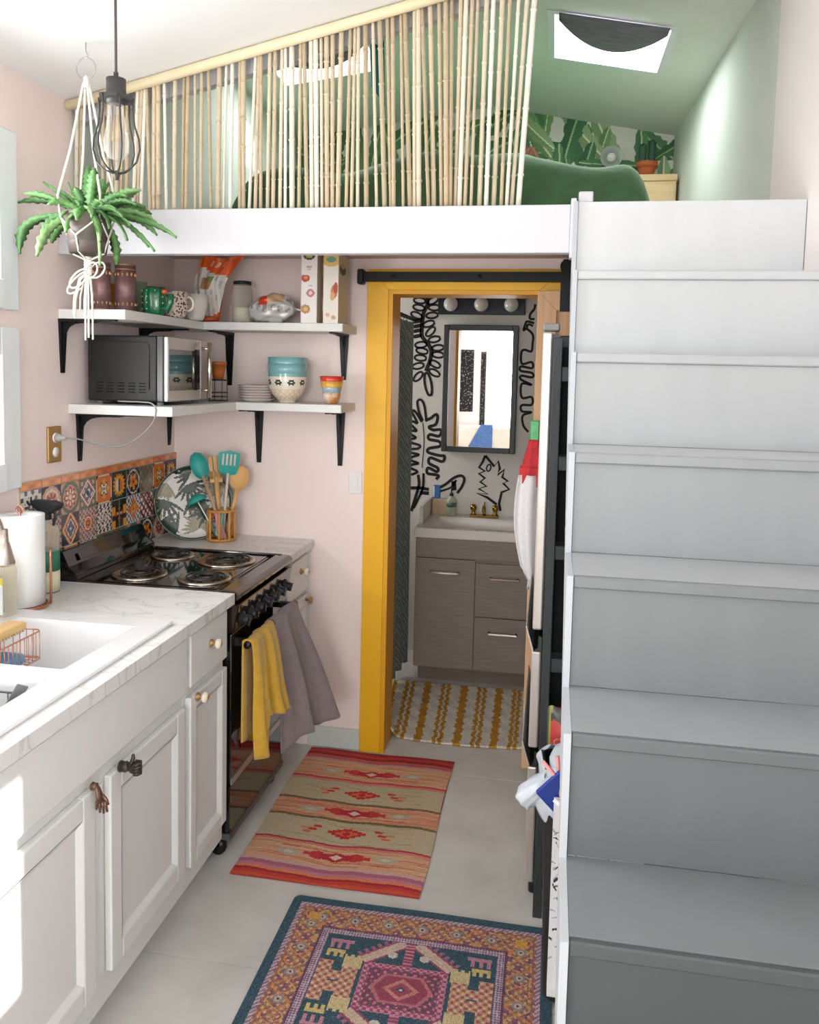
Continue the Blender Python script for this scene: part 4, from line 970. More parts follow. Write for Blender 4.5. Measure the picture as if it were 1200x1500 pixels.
# ------------------------------------------------------------------ microwave and things on the lower shelf
mw = thing('microwave', 'black microwave oven with a stainless door and bar handle', 'microwave', (-1.455, 2.80, L1))
MBK = mat('microwave_black', '1b1a1a', .45, noise=(60, .1), bump=(300, .1))
W0, W1, D0, D1 = -.145, .142, -.135, .205; MH = .240
MB().box(W0, W1 - .03, D0, D1, .012, MH).build('case', MBK, mw, bevel=.006, seg=2)
MB().box(W1 - .03, W1 - .003, D0, D1, .012, MH).build('front_frame', mat('dark_steel', '4b4a4a', .35, metal=.6), mw, bevel=.004)
dr = MB().box(W1 - .003, W1 + .012, D0 + .002, D1 - .07, .014, MH - .002).build('door', STEEL, mw, bevel=.003)
MB().box(W1 + .0121, W1 + .0136, D0 + .012, D1 - .08, .052, MH - .045).build('door_glass', mat('microwave_glass', '15100f', .04, coat=1), dr)
MB().box(W1 - .003, W1 + .012, D1 - .069, D1 - .002, .014, MH - .002).build('control_panel', mat('panel_steel', 'b9aca6', .3, metal=.7), mw, bevel=.003)
h_ = MB().tube([(W1 + .012, D1 - .062, .205), (W1 + .042, D1 - .062, .205)], .005, 8); h_.tube([(W1 + .012, D1 - .062, .05), (W1 + .042, D1 - .062, .05)], .005, 8)
h_.tube([(W1 + .044, D1 - .062, .022), (W1 + .044, D1 - .062, .228)], .0085, 12); h_.build('handle', CHROME, mw)
m_ = MB().box(W1 + .0122, W1 + .0145, D1 - .125, D1 - .085, .05, MH - .04); m_.build('door_strip', mat('gloss_black', '0b0b0d', .08), dr)
ln = MB()      # raised outline and vents of the side panel
pts = []
for cx_, cz_, a0 in ((.085, .20, 0), (-.10, .20, PI / 2)):
    for q in np.linspace(0, PI / 2, 6): pts.append((cx_ + .022 * math.cos(a0 + q) - .02, D0 - .001, cz_ + .018 * math.sin(a0 + q)))
pts = [(.087, D0 - .001, .055)] + pts + [(-.142 + 0, D0 - .001, .10)]
pts = [(min(max(p[0], W0 + .012), W1 - .045), p[1], p[2]) for p in pts]
ln.tube(pts, .0018, 6); ln.build('side_rib', MBK, mw)
vt = MB()
for i in range(5):
    for j in range(4): vt.box(-.112 + i * .040, -.086 + i * .040, D0 - .0008, D0 + .002, .042 + j * .0105, .046 + j * .0105)
vt.build('vents', mat('vent_black', '020202', .9), mw)
for a in (W0 + .03, W1 - .03):
    for b_ in (D0 + .03, D1 - .03): MB().lathe([(.011, 0), (.012, .0125)], 12, (a, b_, 0)).build('foot', mat('rubber_grey', '8a8a88', .7), mw)
op = thing('pot', 'small orange pot standing in a wire rack behind the microwave', 'pot', (cx(320, 3.16, 540), 3.16, L1 + .09))
MB().lathe([(0, 0), (.020, 0), (.026, .03), (.03, .055), (.033, .055), (.033, .07), (.029, .07), (.024, .03), (0, .006)], 20).build('body', mat('orange_glaze2', 'b4652c', .4), op)
wr = MB()
for z in (.004, .02, .036, .085): wr.torus((0, 0, z), .038, .002, 24, 5)
for k in range(8): wr.tube([(.038 * math.cos(k * PI / 4), .038 * math.sin(k * PI / 4), .002), (.038 * math.cos(k * PI / 4), .038 * math.sin(k * PI / 4), .087)], .0016, 5)
wr.torus((0, 0, .088), .026, .002, 20, 5); wr.tube([(-.036, 0, .087), (.036, 0, .087)], .0016, 5)
o = wr.build('wire_rack', mat('dark_wire', '55504e', .4, metal=.7), loc=(cx(320, 3.16, 540), 3.16, L1)); tag(o, 'small round dark wire stand behind the microwave handle', 'rack')
PLT = mat('plate_white', 'e3dcd8', .25, coat=.3); PLE = mat('plate_rim_pink', 'b99a98', .3)
px0 = cx(376, 3.262, 575)
plate0 = None
PR = [(0, .0), (.048, .0), (.052, .002), (.074, .012), (.0755, .0145), (.073, .015), (.05, .006), (0, .0045)]
for k in range(6):
    t = thing('side_plate', ('lowest white side plate of the stack beside the bowls', 'second plate up in the stack of white side plates', 'third plate up in the stack of white side plates', 'third plate down in the stack of white side plates', 'second plate down in the stack of white side plates', 'topmost white side plate of the stack beside the bowls')[k], 'plate', (px0 + random.uniform(-.002, .002), 3.262, L1 + k * .0106), group='stacked side plates')
    if plate0 is None:
        a = MB().lathe(PR, 36).build('dish', PLT, t); b_ = MB().torus((0, 0, .0145), .0752, .0012, 36, 5).build('rim', PLE, t); plate0 = (a, b_)
    else:
        for s_ in plate0:
            c = s_.copy(); C.objects.link(c); c.parent = t
# stacked patterned bowls
bx0 = cx(421, 3.262, 560)
BPAT = ATT('patterned_bowl', .2, coat=.4)
def bowlcol(U, V):
    img = np.ones(U.shape + (3,)) * hexc('e3cdb4')
    k = np.sin(U * 2 * PI * 16 + 0) * np.sin(V * 38); img[(k > .35)] = hexc('f0e7da')
    img[V > .60] = hexc('e9e0d0'); q = (U * 9) % 1 - .5; rr = np.hypot(q * 1.3, (V - .78) * 5.5); th = np.arctan2((V - .78) * 5.5, q * 1.3)
    img[(rr < .45 * (.45 + .55 * np.abs(np.cos(3 * th))))] = hexc('3d4340'); img[rr < .09] = hexc('e9e0d0')
    img[V > .93] = hexc('7fb2b4'); img[V < .03] = hexc('8fb4ae'); return img
def bowlshape(u, v, s=1.0, H=.118, R_=.078):
    prof = [(.034, 0), (.036, .008), (.058, .028), (.072, .055), (.078, .085), (.079, .118)]
    t = v * (len(prof) - 1); i = min(int(t), len(prof) - 2); f = t - i; r_ = prof[i][0] * (1 - f) + prof[i + 1][0] * f; z = prof[i][1] * (1 - f) + prof[i + 1][1] * f
    return (r_ * math.cos(2 * PI * u), r_ * math.sin(2 * PI * u), z)
t = thing('soup_bowl', 'cream and peach patterned bowl with dark flowers, lowest of its stack', 'bowl', (bx0, 3.262, L1))
painted('body', 90, 40, bowlcol, bowlshape, BPAT, t)
MB().lathe([(.078, .118), (.0765, .118), (.068, .055), (.03, .012), (0, .01)], 32, cap=False).build('inside', mat('bowl_inside', '86b5b8', .25), t)
BLUEG = mat('blue_glaze', '7fb3b8', .2, coat=.4, noise=(30, .06))
for z, s_, lab in ((.078, 1.0, 'blue glazed bowl nested above the flower patterned bowl'), (.104, .985, 'blue glazed bowl topping the bowl stack')):
    t = thing('soup_bowl', lab, 'bowl', (bx0, 3.262, L1 + z))
    MB().lathe([(0, .004), (.03 * s_, .002), (.058 * s_, .02), (.072 * s_, .034), (.0805 * s_, .042), (.0815 * s_, .08), (.0785 * s_, .08), (.076 * s_, .045), (.05 * s_, .02), (0, .012)], 36).build('body', BLUEG, t)
sx0 = cx(486, 3.235, 570)
for z, r_, col, lab, nz_ in ((0, .038, 'e2d6c6', 'tiny bowl with multicoloured spots at the bottom of its stack', True), (.03, .042, '9bb1bb', 'tiny grey-blue bowl in the small stack', False), (.045, .0455, 'dfa843', 'tiny yellow bowl in the small stack', False), (.066, .049, 'cf3f33', 'tiny red bowl on top of the small stack', False)):
    t = thing('dip_bowl', lab, 'bowl', (sx0, 3.235, L1 + z))
    h_ = .046
    MB().lathe([(0, .002), (r_ * .62, 0), (r_ * .9, h_ * .5), (r_, h_), (r_ * .95, h_), (r_ * .8, h_ * .5), (0, .008)], 28).build('body', mat('dip_' + col, col, .25, coat=.4, noise=(38, .12) if not nz_ else (26, .10), col2=None if not nz_ else 'd08a4a'), t)
# microwave lead and wall outlet
ol = thing('wall_outlet', 'brass double wall outlet with white sockets on the pink wall', 'outlet', (XL, 2.495, 1.372))
MB().box(0, .010, -.037, .037, -.060, .060).build('plate', GOLDP, ol, bevel=.004, seg=2)
for z in (.022, -.026): MB().lathe([(.0165, 0), (.0165, .004), (0, .004)], 20, (.009, 0, z), 'x').build('socket', mat('socket_white', 'ecebe8', .4), ol)
ld = thing('power_lead', 'grey microwave lead plugged into the brass outlet', 'cable', (XL + .013, 2.495, 1.394))
MB().lathe([(.0135, 0), (.0135, .012), (.008, .02), (.006, .034), (0, .034)], 16, (0, 0, 0), 'x').build('plug', mat('grey_plastic', 'b5b3b2', .5), ld)
lead = [(.034, 0, 0), (.07, .02, -.004), (.11, .06, -.022), (.18, .09, -.03), (.25, .10, .01), (.295, .095, .055), (.31, .087, .10), (.295, .084, .120), (.25, .098, .1225), (.16, .11, .1225)]
def smooth(pts, n=8):
    out = []
    P_ = [Vector(p) for p in pts]; P_ = [P_[0] * 2 - P_[1]] + P_ + [P_[-1] * 2 - P_[-2]]
    for i in range(1, len(P_) - 2):
        for t in np.linspace(0, 1, n, endpoint=False):
            a, b_, c, d = P_[i - 1:i + 3]
            out.append(.5 * ((2 * b_) + (c - a) * t + (2 * a - 5 * b_ + 4 * c - d) * t * t + (3 * b_ - a - 3 * c + d) * t ** 3))
    out.append(P_[-2]); return out
MB().tube(smooth(lead), .0025, 8).build('cord', mat('lead_grey', '8f8d8d', .5), ld)
sw = thing('light_switch', 'white light switch beside the yellow door frame', 'switch', (-.806, YB, 1.166))
MB().box(-.028, .028, -.006, 0, -.047, .047).build('plate', mat('switch_white', 'e6e2e2', .4), sw, bevel=.002)
MB().box(-.012, .012, -.009, -.006, -.024, .024).build('rocker', MATS['switch_white'], sw, bevel=.001)

# ------------------------------------------------------------------ things on the corner worktop
def traycol(U, V):
    x = (U - .5) * 2; y = (V - .5) * 2
    img = np.ones(U.shape + (3,)) * hexc('d9d6d0'); r = random.Random(11)
    for k in range(17):
        bx, by = r.uniform(-.85, .85), r.uniform(-.85, .85); a0 = r.uniform(0, 6.28)
        big = r.random() < .35
        cs = ('a39b84', '6f6a58', '857d68') if big else ('20382f', '122822', '34503f')
        for q in range(9 if big else 8): leaf_layer(img, x, y, bx, by, a0 + (q - 4) * (.22 if big else .36), r.uniform(.4, .62), .045 if big else .042, *cs, 2)
    img[np.hypot(x, y) > .96] = hexc('3c4a46'); return img
tr = thing('leaf_tray', 'round tray printed with dark tropical leaves propped in the corner', 'tray', (-1.462, 3.232, CT))
TR_ = .156
frame = Matrix.Translation((0, 0, .002)) @ Matrix.Rotation(math.radians(26), 4, 'Z') @ Matrix.Rotation(math.radians(74), 4, 'X')
def traypos(u, v):
    a, b_ = 2 * u - 1, 2 * v - 1      # square to disc
    X = a * math.sqrt(1 - b_ * b_ / 2) * TR_; Y = b_ * math.sqrt(1 - a * a / 2) * TR_; r_ = math.hypot(X, Y) / TR_
    return frame @ Vector((X, Y + TR_, .012 * max(0, (r_ - .82) / .18) ** 2 + .004))
def traycol2(U, V):
    a, b_ = 2 * U - 1, 2 * V - 1; return traycol((a * np.sqrt(1 - b_ * b_ / 2) + 1) / 2, (b_ * np.sqrt(1 - a * a / 2) + 1) / 2)
painted('face', 96, 96, traycol2, traypos, ATT('tray_lacquer', .22, coat=.4), tr)
MB().lathe([(0, 0), (TR_ * .8, 0), (TR_, .012), (TR_ * 1.012, .0165), (TR_, .0165), (TR_ * .98, .012)], 56, cap=False).xf(frame @ Matrix.Translation((0, TR_, -.001))).build('back', mat('tray_rim', 'b9b5aa', .3), tr)
o = MB().lathe([(0, 0), (.10, 0), (.145, .016), (.148, .018), (.144, .019), (.1, .005), (0, .004)], 48).xf(Matrix.Translation((0, 0, .003)) @ Matrix.Rotation(math.radians(26), 4, 'Z') @ Matrix.Rotation(math.radians(76), 4, 'X') @ Matrix.Translation((0, .148, 0))).build('dinner_plate', mat('teal_plate', '5f9f9b', .25, coat=.3), loc=(-1.462, 3.278, CT))
tag(o, 'teal plate standing behind the leaf tray', 'plate')
uh = thing('utensil_holder', 'open bamboo utensil holder standing in the kitchen corner', 'utensil holder', (cx(324, 3.262, 760), 3.262, CT))
BMB = mat('bamboo_amber', 'c98f4c', .45, noise=(20, .1))
hh = MB()
for z in (.008, .128): hh.torus((0, 0, z), .056, .0055, 36, 8)
hh.lathe([(0, .0), (.054, .0), (.054, .005), (0, .005)], 30); hh.build('hoops', BMB, uh)
for k in range(8):
    q = 2 * PI * k / 8 + .25; MB().tube([(.056 * math.cos(q), .056 * math.sin(q), .004), (.056 * math.cos(q), .056 * math.sin(q), .05), (.056 * math.cos(q), .056 * math.sin(q), .134)], [.0062, .0055, .0062], 8).build('post', BMB, uh)
ux, uy = uh.location.x, 3.262
GRYH = mat('handle_taupe', 'b9987f', .5); PALE = mat('pale_handle', 'd8cdbd', .5)
def utensil(name, label, base, top, parts):
    t = thing(name, label, 'utensil', (ux + base[0], uy + base[1], CT + .007))
    zx = (Vector(top) - Vector(base)).normalized(); xx = Vector((.92, .385, 0)); xx = (xx - zx * xx.dot(zx)).normalized(); yx = zx.cross(xx)
    q = Matrix((xx, yx, zx)).transposed().to_4x4()
    for nm, mbx, m in parts: mbx.xf(q); mbx.build(nm, m, t)
    return t
def headgrid(w, l, z0, cup=0, taper=.0, sq=2):
    def f(u, v):
        b_ = 2 * v - 1; wid = w * (1 - abs(b_) ** sq) ** (1 / sq) * (1 + taper * b_); a = 2 * u - 1
        return (a * wid / 2, cup * (a * a + b_ * b_ - 1), z0 + l * v)
    return f
def facing(mbx):     # blades face the room
    return mbx
def spoonhead(w, l, z0, cup, sq=2, taper=0, th=.003):
    mbx = MB(); f = headgrid(w, l, z0, cup, taper, sq)
    mbx.grid(f, 12, 14); mbx.grid(lambda u, v: (f(u, v)[0], f(u, v)[1] + th, f(u, v)[2]), 12, 14); return mbx
utensil('spoon', 'teal silicone spoon with a taupe handle in the utensil holder', (.030, -.020, .0), (-.066, -.015, .24),
        [('handle', MB().tube([(0, 0, 0), (0, 0, .29)], [.0085, .007], 8), GRYH), ('head', spoonhead(.072, .120, .270, .014), TEAL)])
sp = spoonhead(.084, .105, .270, .002, 5, .14)
sl = MB()
for k in range(4): sl.box(-.028 + k * .016, -.0205 + k * .016, -.0035, .0055, .315, .362)
utensil('spatula', 'teal slotted spatula with a pale handle in the utensil holder', (.0, .015, .0), (.026, .0, .24),
        [('handle', MB().tube([(0, 0, 0), (0, 0, .28)], [.007, .0055], 8), PALE), ('blade', sp, TEAL), ('slots', sl, mat('slot_pale', 'd8c6bd', .7))])
utensil('fork', 'pale wooden fork standing in the utensil holder', (-.01, .02, .0), (-.030, .02, .24),
        [('handle', MB().tube([(0, 0, 0), (0, 0, .26)], [.009, .010], 8), WOODU), ('tines', (lambda m_: [m_.box(-.026, -.011, -.003, .004, .25, .345), m_.box(-.007, .007, -.003, .004, .25, .345), m_.box(.011, .026, -.003, .004, .25, .345), m_.box(-.026, .026, -.003, .004, .235, .285), m_][-1])(MB()), WOODU)])
utensil('spoon', 'round wooden spoon standing in the utensil holder', (.012, .025, .0), (.062, .028, .22), [('handle', MB().tube([(0, 0, 0), (0, 0, .22)], [.009, .008], 8), WOODU), ('head', spoonhead(.078, .11, .205, .006), WOODU)])
ld_ = MB().grid(lambda u, v: (.042 * math.cos(2 * PI * u) * math.sin(PI / 2 * v), .042 * math.sin(2 * PI * u) * math.sin(PI / 2 * v), -.030 * math.cos(PI / 2 * v)), 24, 8)
ld_.v = [(p[0], p[1], -p[2] + .18) for p in ld_.v]
t = thing('ladle', 'teal ladle hooked over the rim of the utensil holder', 'utensil', (ux - .0, uy - .03, CT + .007))
M4 = Matrix.Rotation(math.radians(-30), 4, 'Y')
ld_.xf(M4); o = ld_.build('bowl', TEAL, t); o.modifiers.new('s', 'SOLIDIFY').thickness = .003
MB().tube([(0, 0, 0), (-.05, .0, .09), (-.09, 0, .155), (-.105, 0, .175)], .004, 8).build('handle', mat('ladle_steel', 'b9b7b0', .3, metal=.8), t)
o = MB().box(-.012, .012, -.004, .004, .01, .12).build('brush_handle', mat('aqua_plastic', '79c3c4', .45, noise=(30, .1)), loc=(ux - .005, uy - .028, CT + .012), rot=(.05, .14, .2), bevel=.003); tag(o, 'aqua spotted handle leaning inside the utensil holder', 'utensil')
o = MB().box(-.010, .010, -.004, .004, .0, .125).build('brush_handle', mat('pink_plastic', 'd98a92', .45), loc=(ux + .012, uy - .032, CT + .010), rot=(.0, -.15, .4), bevel=.003); tag(o, 'pink plastic handle leaning inside the utensil holder', 'utensil')

# ------------------------------------------------------------------ things by the sink
pr = thing('paper_towel_holder', 'copper wire paper towel holder with a white roll', 'paper towel holder', (-1.537, 2.19, CT))
MB().lathe([(.018, .012), (.068, .012), (.068, .278), (.018, .278), (.018, .012)], 40).build('paper_roll', mat('kitchen_paper', 'ededee', .95, bump=(90, .25)), pr)
hw = MB().torus((0, 0, .006), .075, .0045, 40, 8); hw.torus((0, 0, .0065), .066, .0035, 36, 8); hw.tube([(0, 0, .006), (0, 0, .285)], .004, 8); hw.torus((0, 0, .292), .010, .003, 16, 6, 'y')
for s_ in (-1, 1): hw.tube([(-.075, 0, .006), (.075, 0, .006)], .004, 8)
q = .55; bx, by = .082 * math.cos(q), .082 * math.sin(q)
arch = []
for t_ in np.linspace(0, PI, 14): arch.append((bx + .012 * math.cos(t_) * -math.sin(q), by + .012 * math.cos(t_) * math.cos(q), .15 + .018 * math.sin(t_)))
hw.tube([(bx - math.sin(q) * .012, by + math.cos(q) * .012, .006)] + arch + [(bx + math.sin(q) * .012, by - math.cos(q) * .012, .006)], .0036, 8)
hw.build('frame', COPPER, pr)
sb_ = thing('spray_bottle', 'spray bottle with green label and black trigger head by the stove', 'bottle', (-1.563, 2.36, CT))
MB().lathe([(0, 0), (.036, 0), (.038, .004), (.038, .20), (.030, .215), (.015, .225), (.013, .245), (0, .245)], 28).build('bottle', thin_glass('clear_plastic', 'f2f0e6', .06, .2), sb_)
MB().lathe([(.0384, .006), (.0386, .006), (.0386, .07), (.0384, .07)], 28).build('lower_label', mat('cream_label', 'e6e0bf', .6), sb_)
MB().lathe([(.0384, .0705), (.0386, .0705), (.0386, .135), (.0384, .135)], 28).build('upper_label', mat('green_label', '357a5c', .5), sb_)
th_ = MB().prism([(-.03, .262), (.014, .25), (.052, .272), (.058, .286), (.03, .294), (-.045, .292), (-.052, .280)], 'y', -.016, .016); th_.lathe([(.016, .232), (.014, .262)], 16); th_.tube([(.034, 0, .268), (.036, 0, .245), (.028, 0, .215)], .005, 8)
th_.build('trigger', mat('trigger_black', '2a2c2f', .45), sb_, bevel=.003)
sb_.rotation_euler = (0, 0, -.2)
sp_ = thing('soap_bottle', 'clear glass soap bottle with a yellow label by the sink', 'bottle', (-1.512, 2.075, CT + 0))
MB().lathe([(0, 0), (.035, 0), (.038, .004), (.038, .14), (.026, .165), (.016, .17), (.016, .185), (0, .185)], 4, smooth=False).xf(Matrix.Rotation(.6, 4, 'Z')).build('bottle', thin_glass('soap_glass', 'f4f1e4', .06, .15), sp_, bevel=.006, seg=2)
MB().box(-.0275, .0275, -.030, -.0285, .02, .125).xf(Matrix.Rotation(-.18, 4, 'Z')).build('label', mat('pale_label', 'e4e8ea', .6), sp_)
MB().box(-.0275, .0275, -.0305, -.0287, .105, .125).xf(Matrix.Rotation(-.18, 4, 'Z')).build('label_band', mat('yellow_band', 'e2cf4a', .6), sp_)
fh = at(4, 800, Y=1.94)
fc = thing('kitchen_faucet', 'satin silver pull-down kitchen faucet with a flared spray head', 'faucet', (-1.565, 1.70, CT))
SATIN = mat('satin_silver', 'c9bfb6', .25, metal=.8)
MB().lathe([(.028, 0), (.028, .006), (.020, .012), (.018, .09), (.014, .10), (.0, .10)], 24).build('base', SATIN, fc)
fx, fy, fz = fh.x + 1.565, fh.y - 1.70, fh.z - CT
MB().tube(smooth([(0, 0, .09), (0, 0, .24), (fx * .15, fy * .15, .34), (fx * .5, fy * .5, .385), (fx * .88, fy * .88, .34), (fx, fy, .26), (fx, fy, fz + .03)]), .0115, 14).build('spout', SATIN, fc)
MB().lathe([(.013, .045), (.015, .012), (.0155, .010), (.017, .008), (.030, -.045), (.029, -.05), (.012, -.05), (0, -.046)], 28, (fx, fy, fz)).build('spray_head', SATIN, fc)
MB().tube([(0, -.015, .06), (.02, -.05, .075), (.045, -.085, .10)], [.007, .006, .005], 10).build('lever', SATIN, fc)
cdm = thing('wire_caddy', 'copper wire sponge caddy hooked on the sink edge', 'caddy', (-1.375, 1.895, CT - .06))
cw = MB()
for z in (.0, .075): cw.tube([(-.05, -.11, z), (.045, -.11, z), (.055, -.10, z), (.055, .06, z), (.045, .07, z), (-.05, .07, z)], .0022, 6, closed=True)
for y in np.linspace(-.10, .06, 11): cw.tube([(-.05, y, .075), (-.05, y, 0), (.055, y, 0), (.055, y, .075)], .0013, 5)
for x_ in (-.03, -.01, .01, .03): cw.tube([(x_, -.11, .075), (x_, -.11, 0), (x_, .07, 0), (x_, .07, .075)], .0013, 5)
cw.tube([(-.05, -.06, .075), (-.075, -.06, .08), (-.10, -.06, .076)], .0022, 6); cw.tube([(-.05, .03, .075), (-.075, .03, .08), (-.10, .03, .076)], .0022, 6)
cw.build('basket', COPPER, cdm)
o = MB().box(-.035, .035, -.05, .05, 0, .028).build('sponge', mat('blue_sponge', '6f9fc4', .95, noise=(60, .2), bump=(120, .5)), bevel=.006, loc=(-1.365, 1.86, CT - .058)); tag(o, 'blue kitchen sponge lying in the copper caddy', 'sponge')
br = thing('dish_brush', 'wooden dish brush resting on top of the copper caddy', 'brush', (-1.375, 1.87, CT + .022), 0)
MB().box(-.028, .028, -.12, .075, 0, .022).build('block', mat('brush_wood', 'd6b27c', .6, noise=(10, .12), stretch=(6, .6, 6)), br, bevel=.008, seg=2)
bt = MB()
for i in range(6):
    for j in range(16): bt.cyl((-.022 + i * .009, -.11 + j * .0115, -.004), (-.022 + i * .009, -.11 + j * .0115, .001), .003, n=5)
bt.build('bristles', mat('bristle', 'c9a878', .9), br)
dk = thing('dish_rack', 'grey wire dish rack inside the near sink bowl', 'dish rack', (-1.275, 1.485, CT - .165))
dw = MB()
for z in (.05, .155): dw.tube([(-.15, -.135, z), (.15, -.135, z), (.15, .135, z), (-.15, .135, z)], .0028, 6, closed=True)
for y in np.linspace(-.12, .12, 9): dw.tube([(-.15, y, .155), (-.15, y, .006), (.15, y, .006), (.15, y, .155)], .0018, 5)
for x_ in np.linspace(-.13, .13, 10): dw.tube([(x_, -.135, .155), (x_, -.135, .006), (x_, .135, .006), (x_, .135, .155)], .0018, 5)
dw.build('wires', mat('grey_wire', '6b6e74', .4, metal=.7), dk)
o = MB().box(-.013, .013, -.002, .002, 0, .20).build('kitchen_knife', mat('dull_blade', '8e9094', .35, metal=.7), loc=(-1.21, 1.56, CT - .154), rot=(.25, .45, .9), bevel=.001); tag(o, 'broad grey knife sticking up out of the dish rack', 'knife')
fp = thing('frying_pan', 'dark grey pan lying in the dish rack', 'pan', (-1.28, 1.48, CT - .150))
MB().lathe([(0, 0), (.085, 0), (.10, .04), (.103, .042), (.10, .044), (.082, .005), (0, .004)], 36).build('pan', mat('pan_grey', '4a4c52', .4, metal=.4), fp)
MB().tube([(.09, .02, .036), (.125, .05, .06), (.14, .075, .09)], [.008, .008, .009], 8).build('handle', mat('pan_handle', '2d2f33', .5), fp)

# ------------------------------------------------------------------ rugs
def kilim(U, V):      # V = 0 at the far end
    T = 1 - V
    T = T + .004 * np.sin(U * 9 + 1) + .003 * np.sin(23 * U)
    img = np.zeros(U.shape + (3,))
    bands = [(0, 'a52f33'), (.024, 'c2433c'), (.045, '9c2b34'), (.068, 'd2664c'), (.082, 'b5586a'), (.094, 'c98f8c'), (.108, 'cfa88e'), (.122, 'd8a582'), (.262, 'c64a52'), (.275, 'd98078'), (.29, 'bfae92'), (.300, 'c5b597'), (.447, '7d6a48'), (.463, 'd8977a'), (.578, '7d6a48'), (.594, 'c5b597'), (.748, 'b83a48'), (.758, 'd47f7a'), (.77, 'd8a582'),
             (.885, 'd3a9a0'), (.905, 'b26a80'), (.925, 'c98296'), (.94, 'e0845c'), (.955, 'ad2f36'), (.968, 'c8433a'), (.985, 'd2573f')]
    for t0, c in bands: img[T >= t0] = hexc(c)
    stre = np.sin(T * 300 + 2 * np.sin(U * 7)) * np.sin(U * 5 + np.floor(T * 60) * 2.1)
    pk = ((T > .122) & (T < .262)) | ((T > .463) & (T < .578)) | ((T > .77) & (T < .885))
    img[pk & (stre > .55)] = hexc('cf7f62'); img[pk & (stre < -.6)] = hexc('d9bb98')
    kh = ((T > .30) & (T < .447)) | ((T > .594) & (T < .748)); img[kh & (stre > .75) & (np.abs(U - .5) < .38)] = hexc('a39a70')
    for tc_, nm in ((.195, 0), (.522, 0), (.825, 0)):
        dx = (U - .5) * .62; dy = (T - tc_) * .93; st = np.floor(np.abs(dx) / .012) * .012
        hgt = .026 - .010 * np.abs(np.sin(st * 55)); m = (np.abs(dx) < .115) & (np.abs(dy) < hgt * (1 - .5 * (np.abs(dx) > .09)))
        img[m] = hexc('bf2f3d'); img[m & (np.abs(dx) > .055)] = hexc('c93f3f'); img[(np.abs(dx) / .022 + np.abs(dy) / .016) < 1] = hexc('e2c9b8')
        for sx in (-1, 1):
            q = (np.abs(dx - sx * .165) / .05 + np.abs(dy + sx * .006) / .022); qs = np.floor(q * 5) / 5; img[(q < 1)] = hexc('b9b3a2'); img[q < .45] = hexc('d5c6b2')
        img[(np.abs(dy - .031 * np.sign(dx)) < .0022) & (np.abs(dx) < .2)] = hexc('c95a4c')
    for tc_ in (.375, .668):
        dx = (U - .5) * .62; dy = (T - tc_) * .93; sy = np.floor(np.abs(dy) / .008) * .008
        img[np.abs(dx) < .068 - sy * 2.1] = hexc('c8352f'); img[np.abs(dx) < .04 - sy * 2.4] = hexc('dd6a4a'); img[np.abs(dx) < .012 - sy] = hexc('c22b38')
        for sx in (-1, 1):
            for k, (ox_, oy_) in enumerate(((.0, .0), (.018, .012), (-.014, -.014), (.03, -.004))):
                img[(np.abs(dx - sx * (.125 + ox_)) < .016 - .4 * np.abs(dy - oy_ * 1.5)) & (np.abs(dy - oy_ * 1.5) < .007)] = hexc(('cc4438', 'd8724f', 'c9404a', 'd98a5e')[k])
    img *= (1 + .06 * np.sin(U * 1900)[..., None] * 0 + rng.uniform(-.05, .05, U.shape)[..., None]); return img
kr = painted('kilim_rug', 190, 300, kilim, lambda u, v: (-.975 + .624 * u + .004 * math.sin(7 * v), 2.430 + .930 * v + .003 * math.sin(9 * u), .0062 + .0012 * math.sin(11 * u) * math.sin(8 * v)), ATT('kilim_wool', .95, bump=(500, .4)), under=((-.973, -.353, 2.433, 3.357, .0005, .0046), 'a04040'))
tag(kr, 'striped red, peach and khaki kilim rug with small diamond motifs', 'rug')

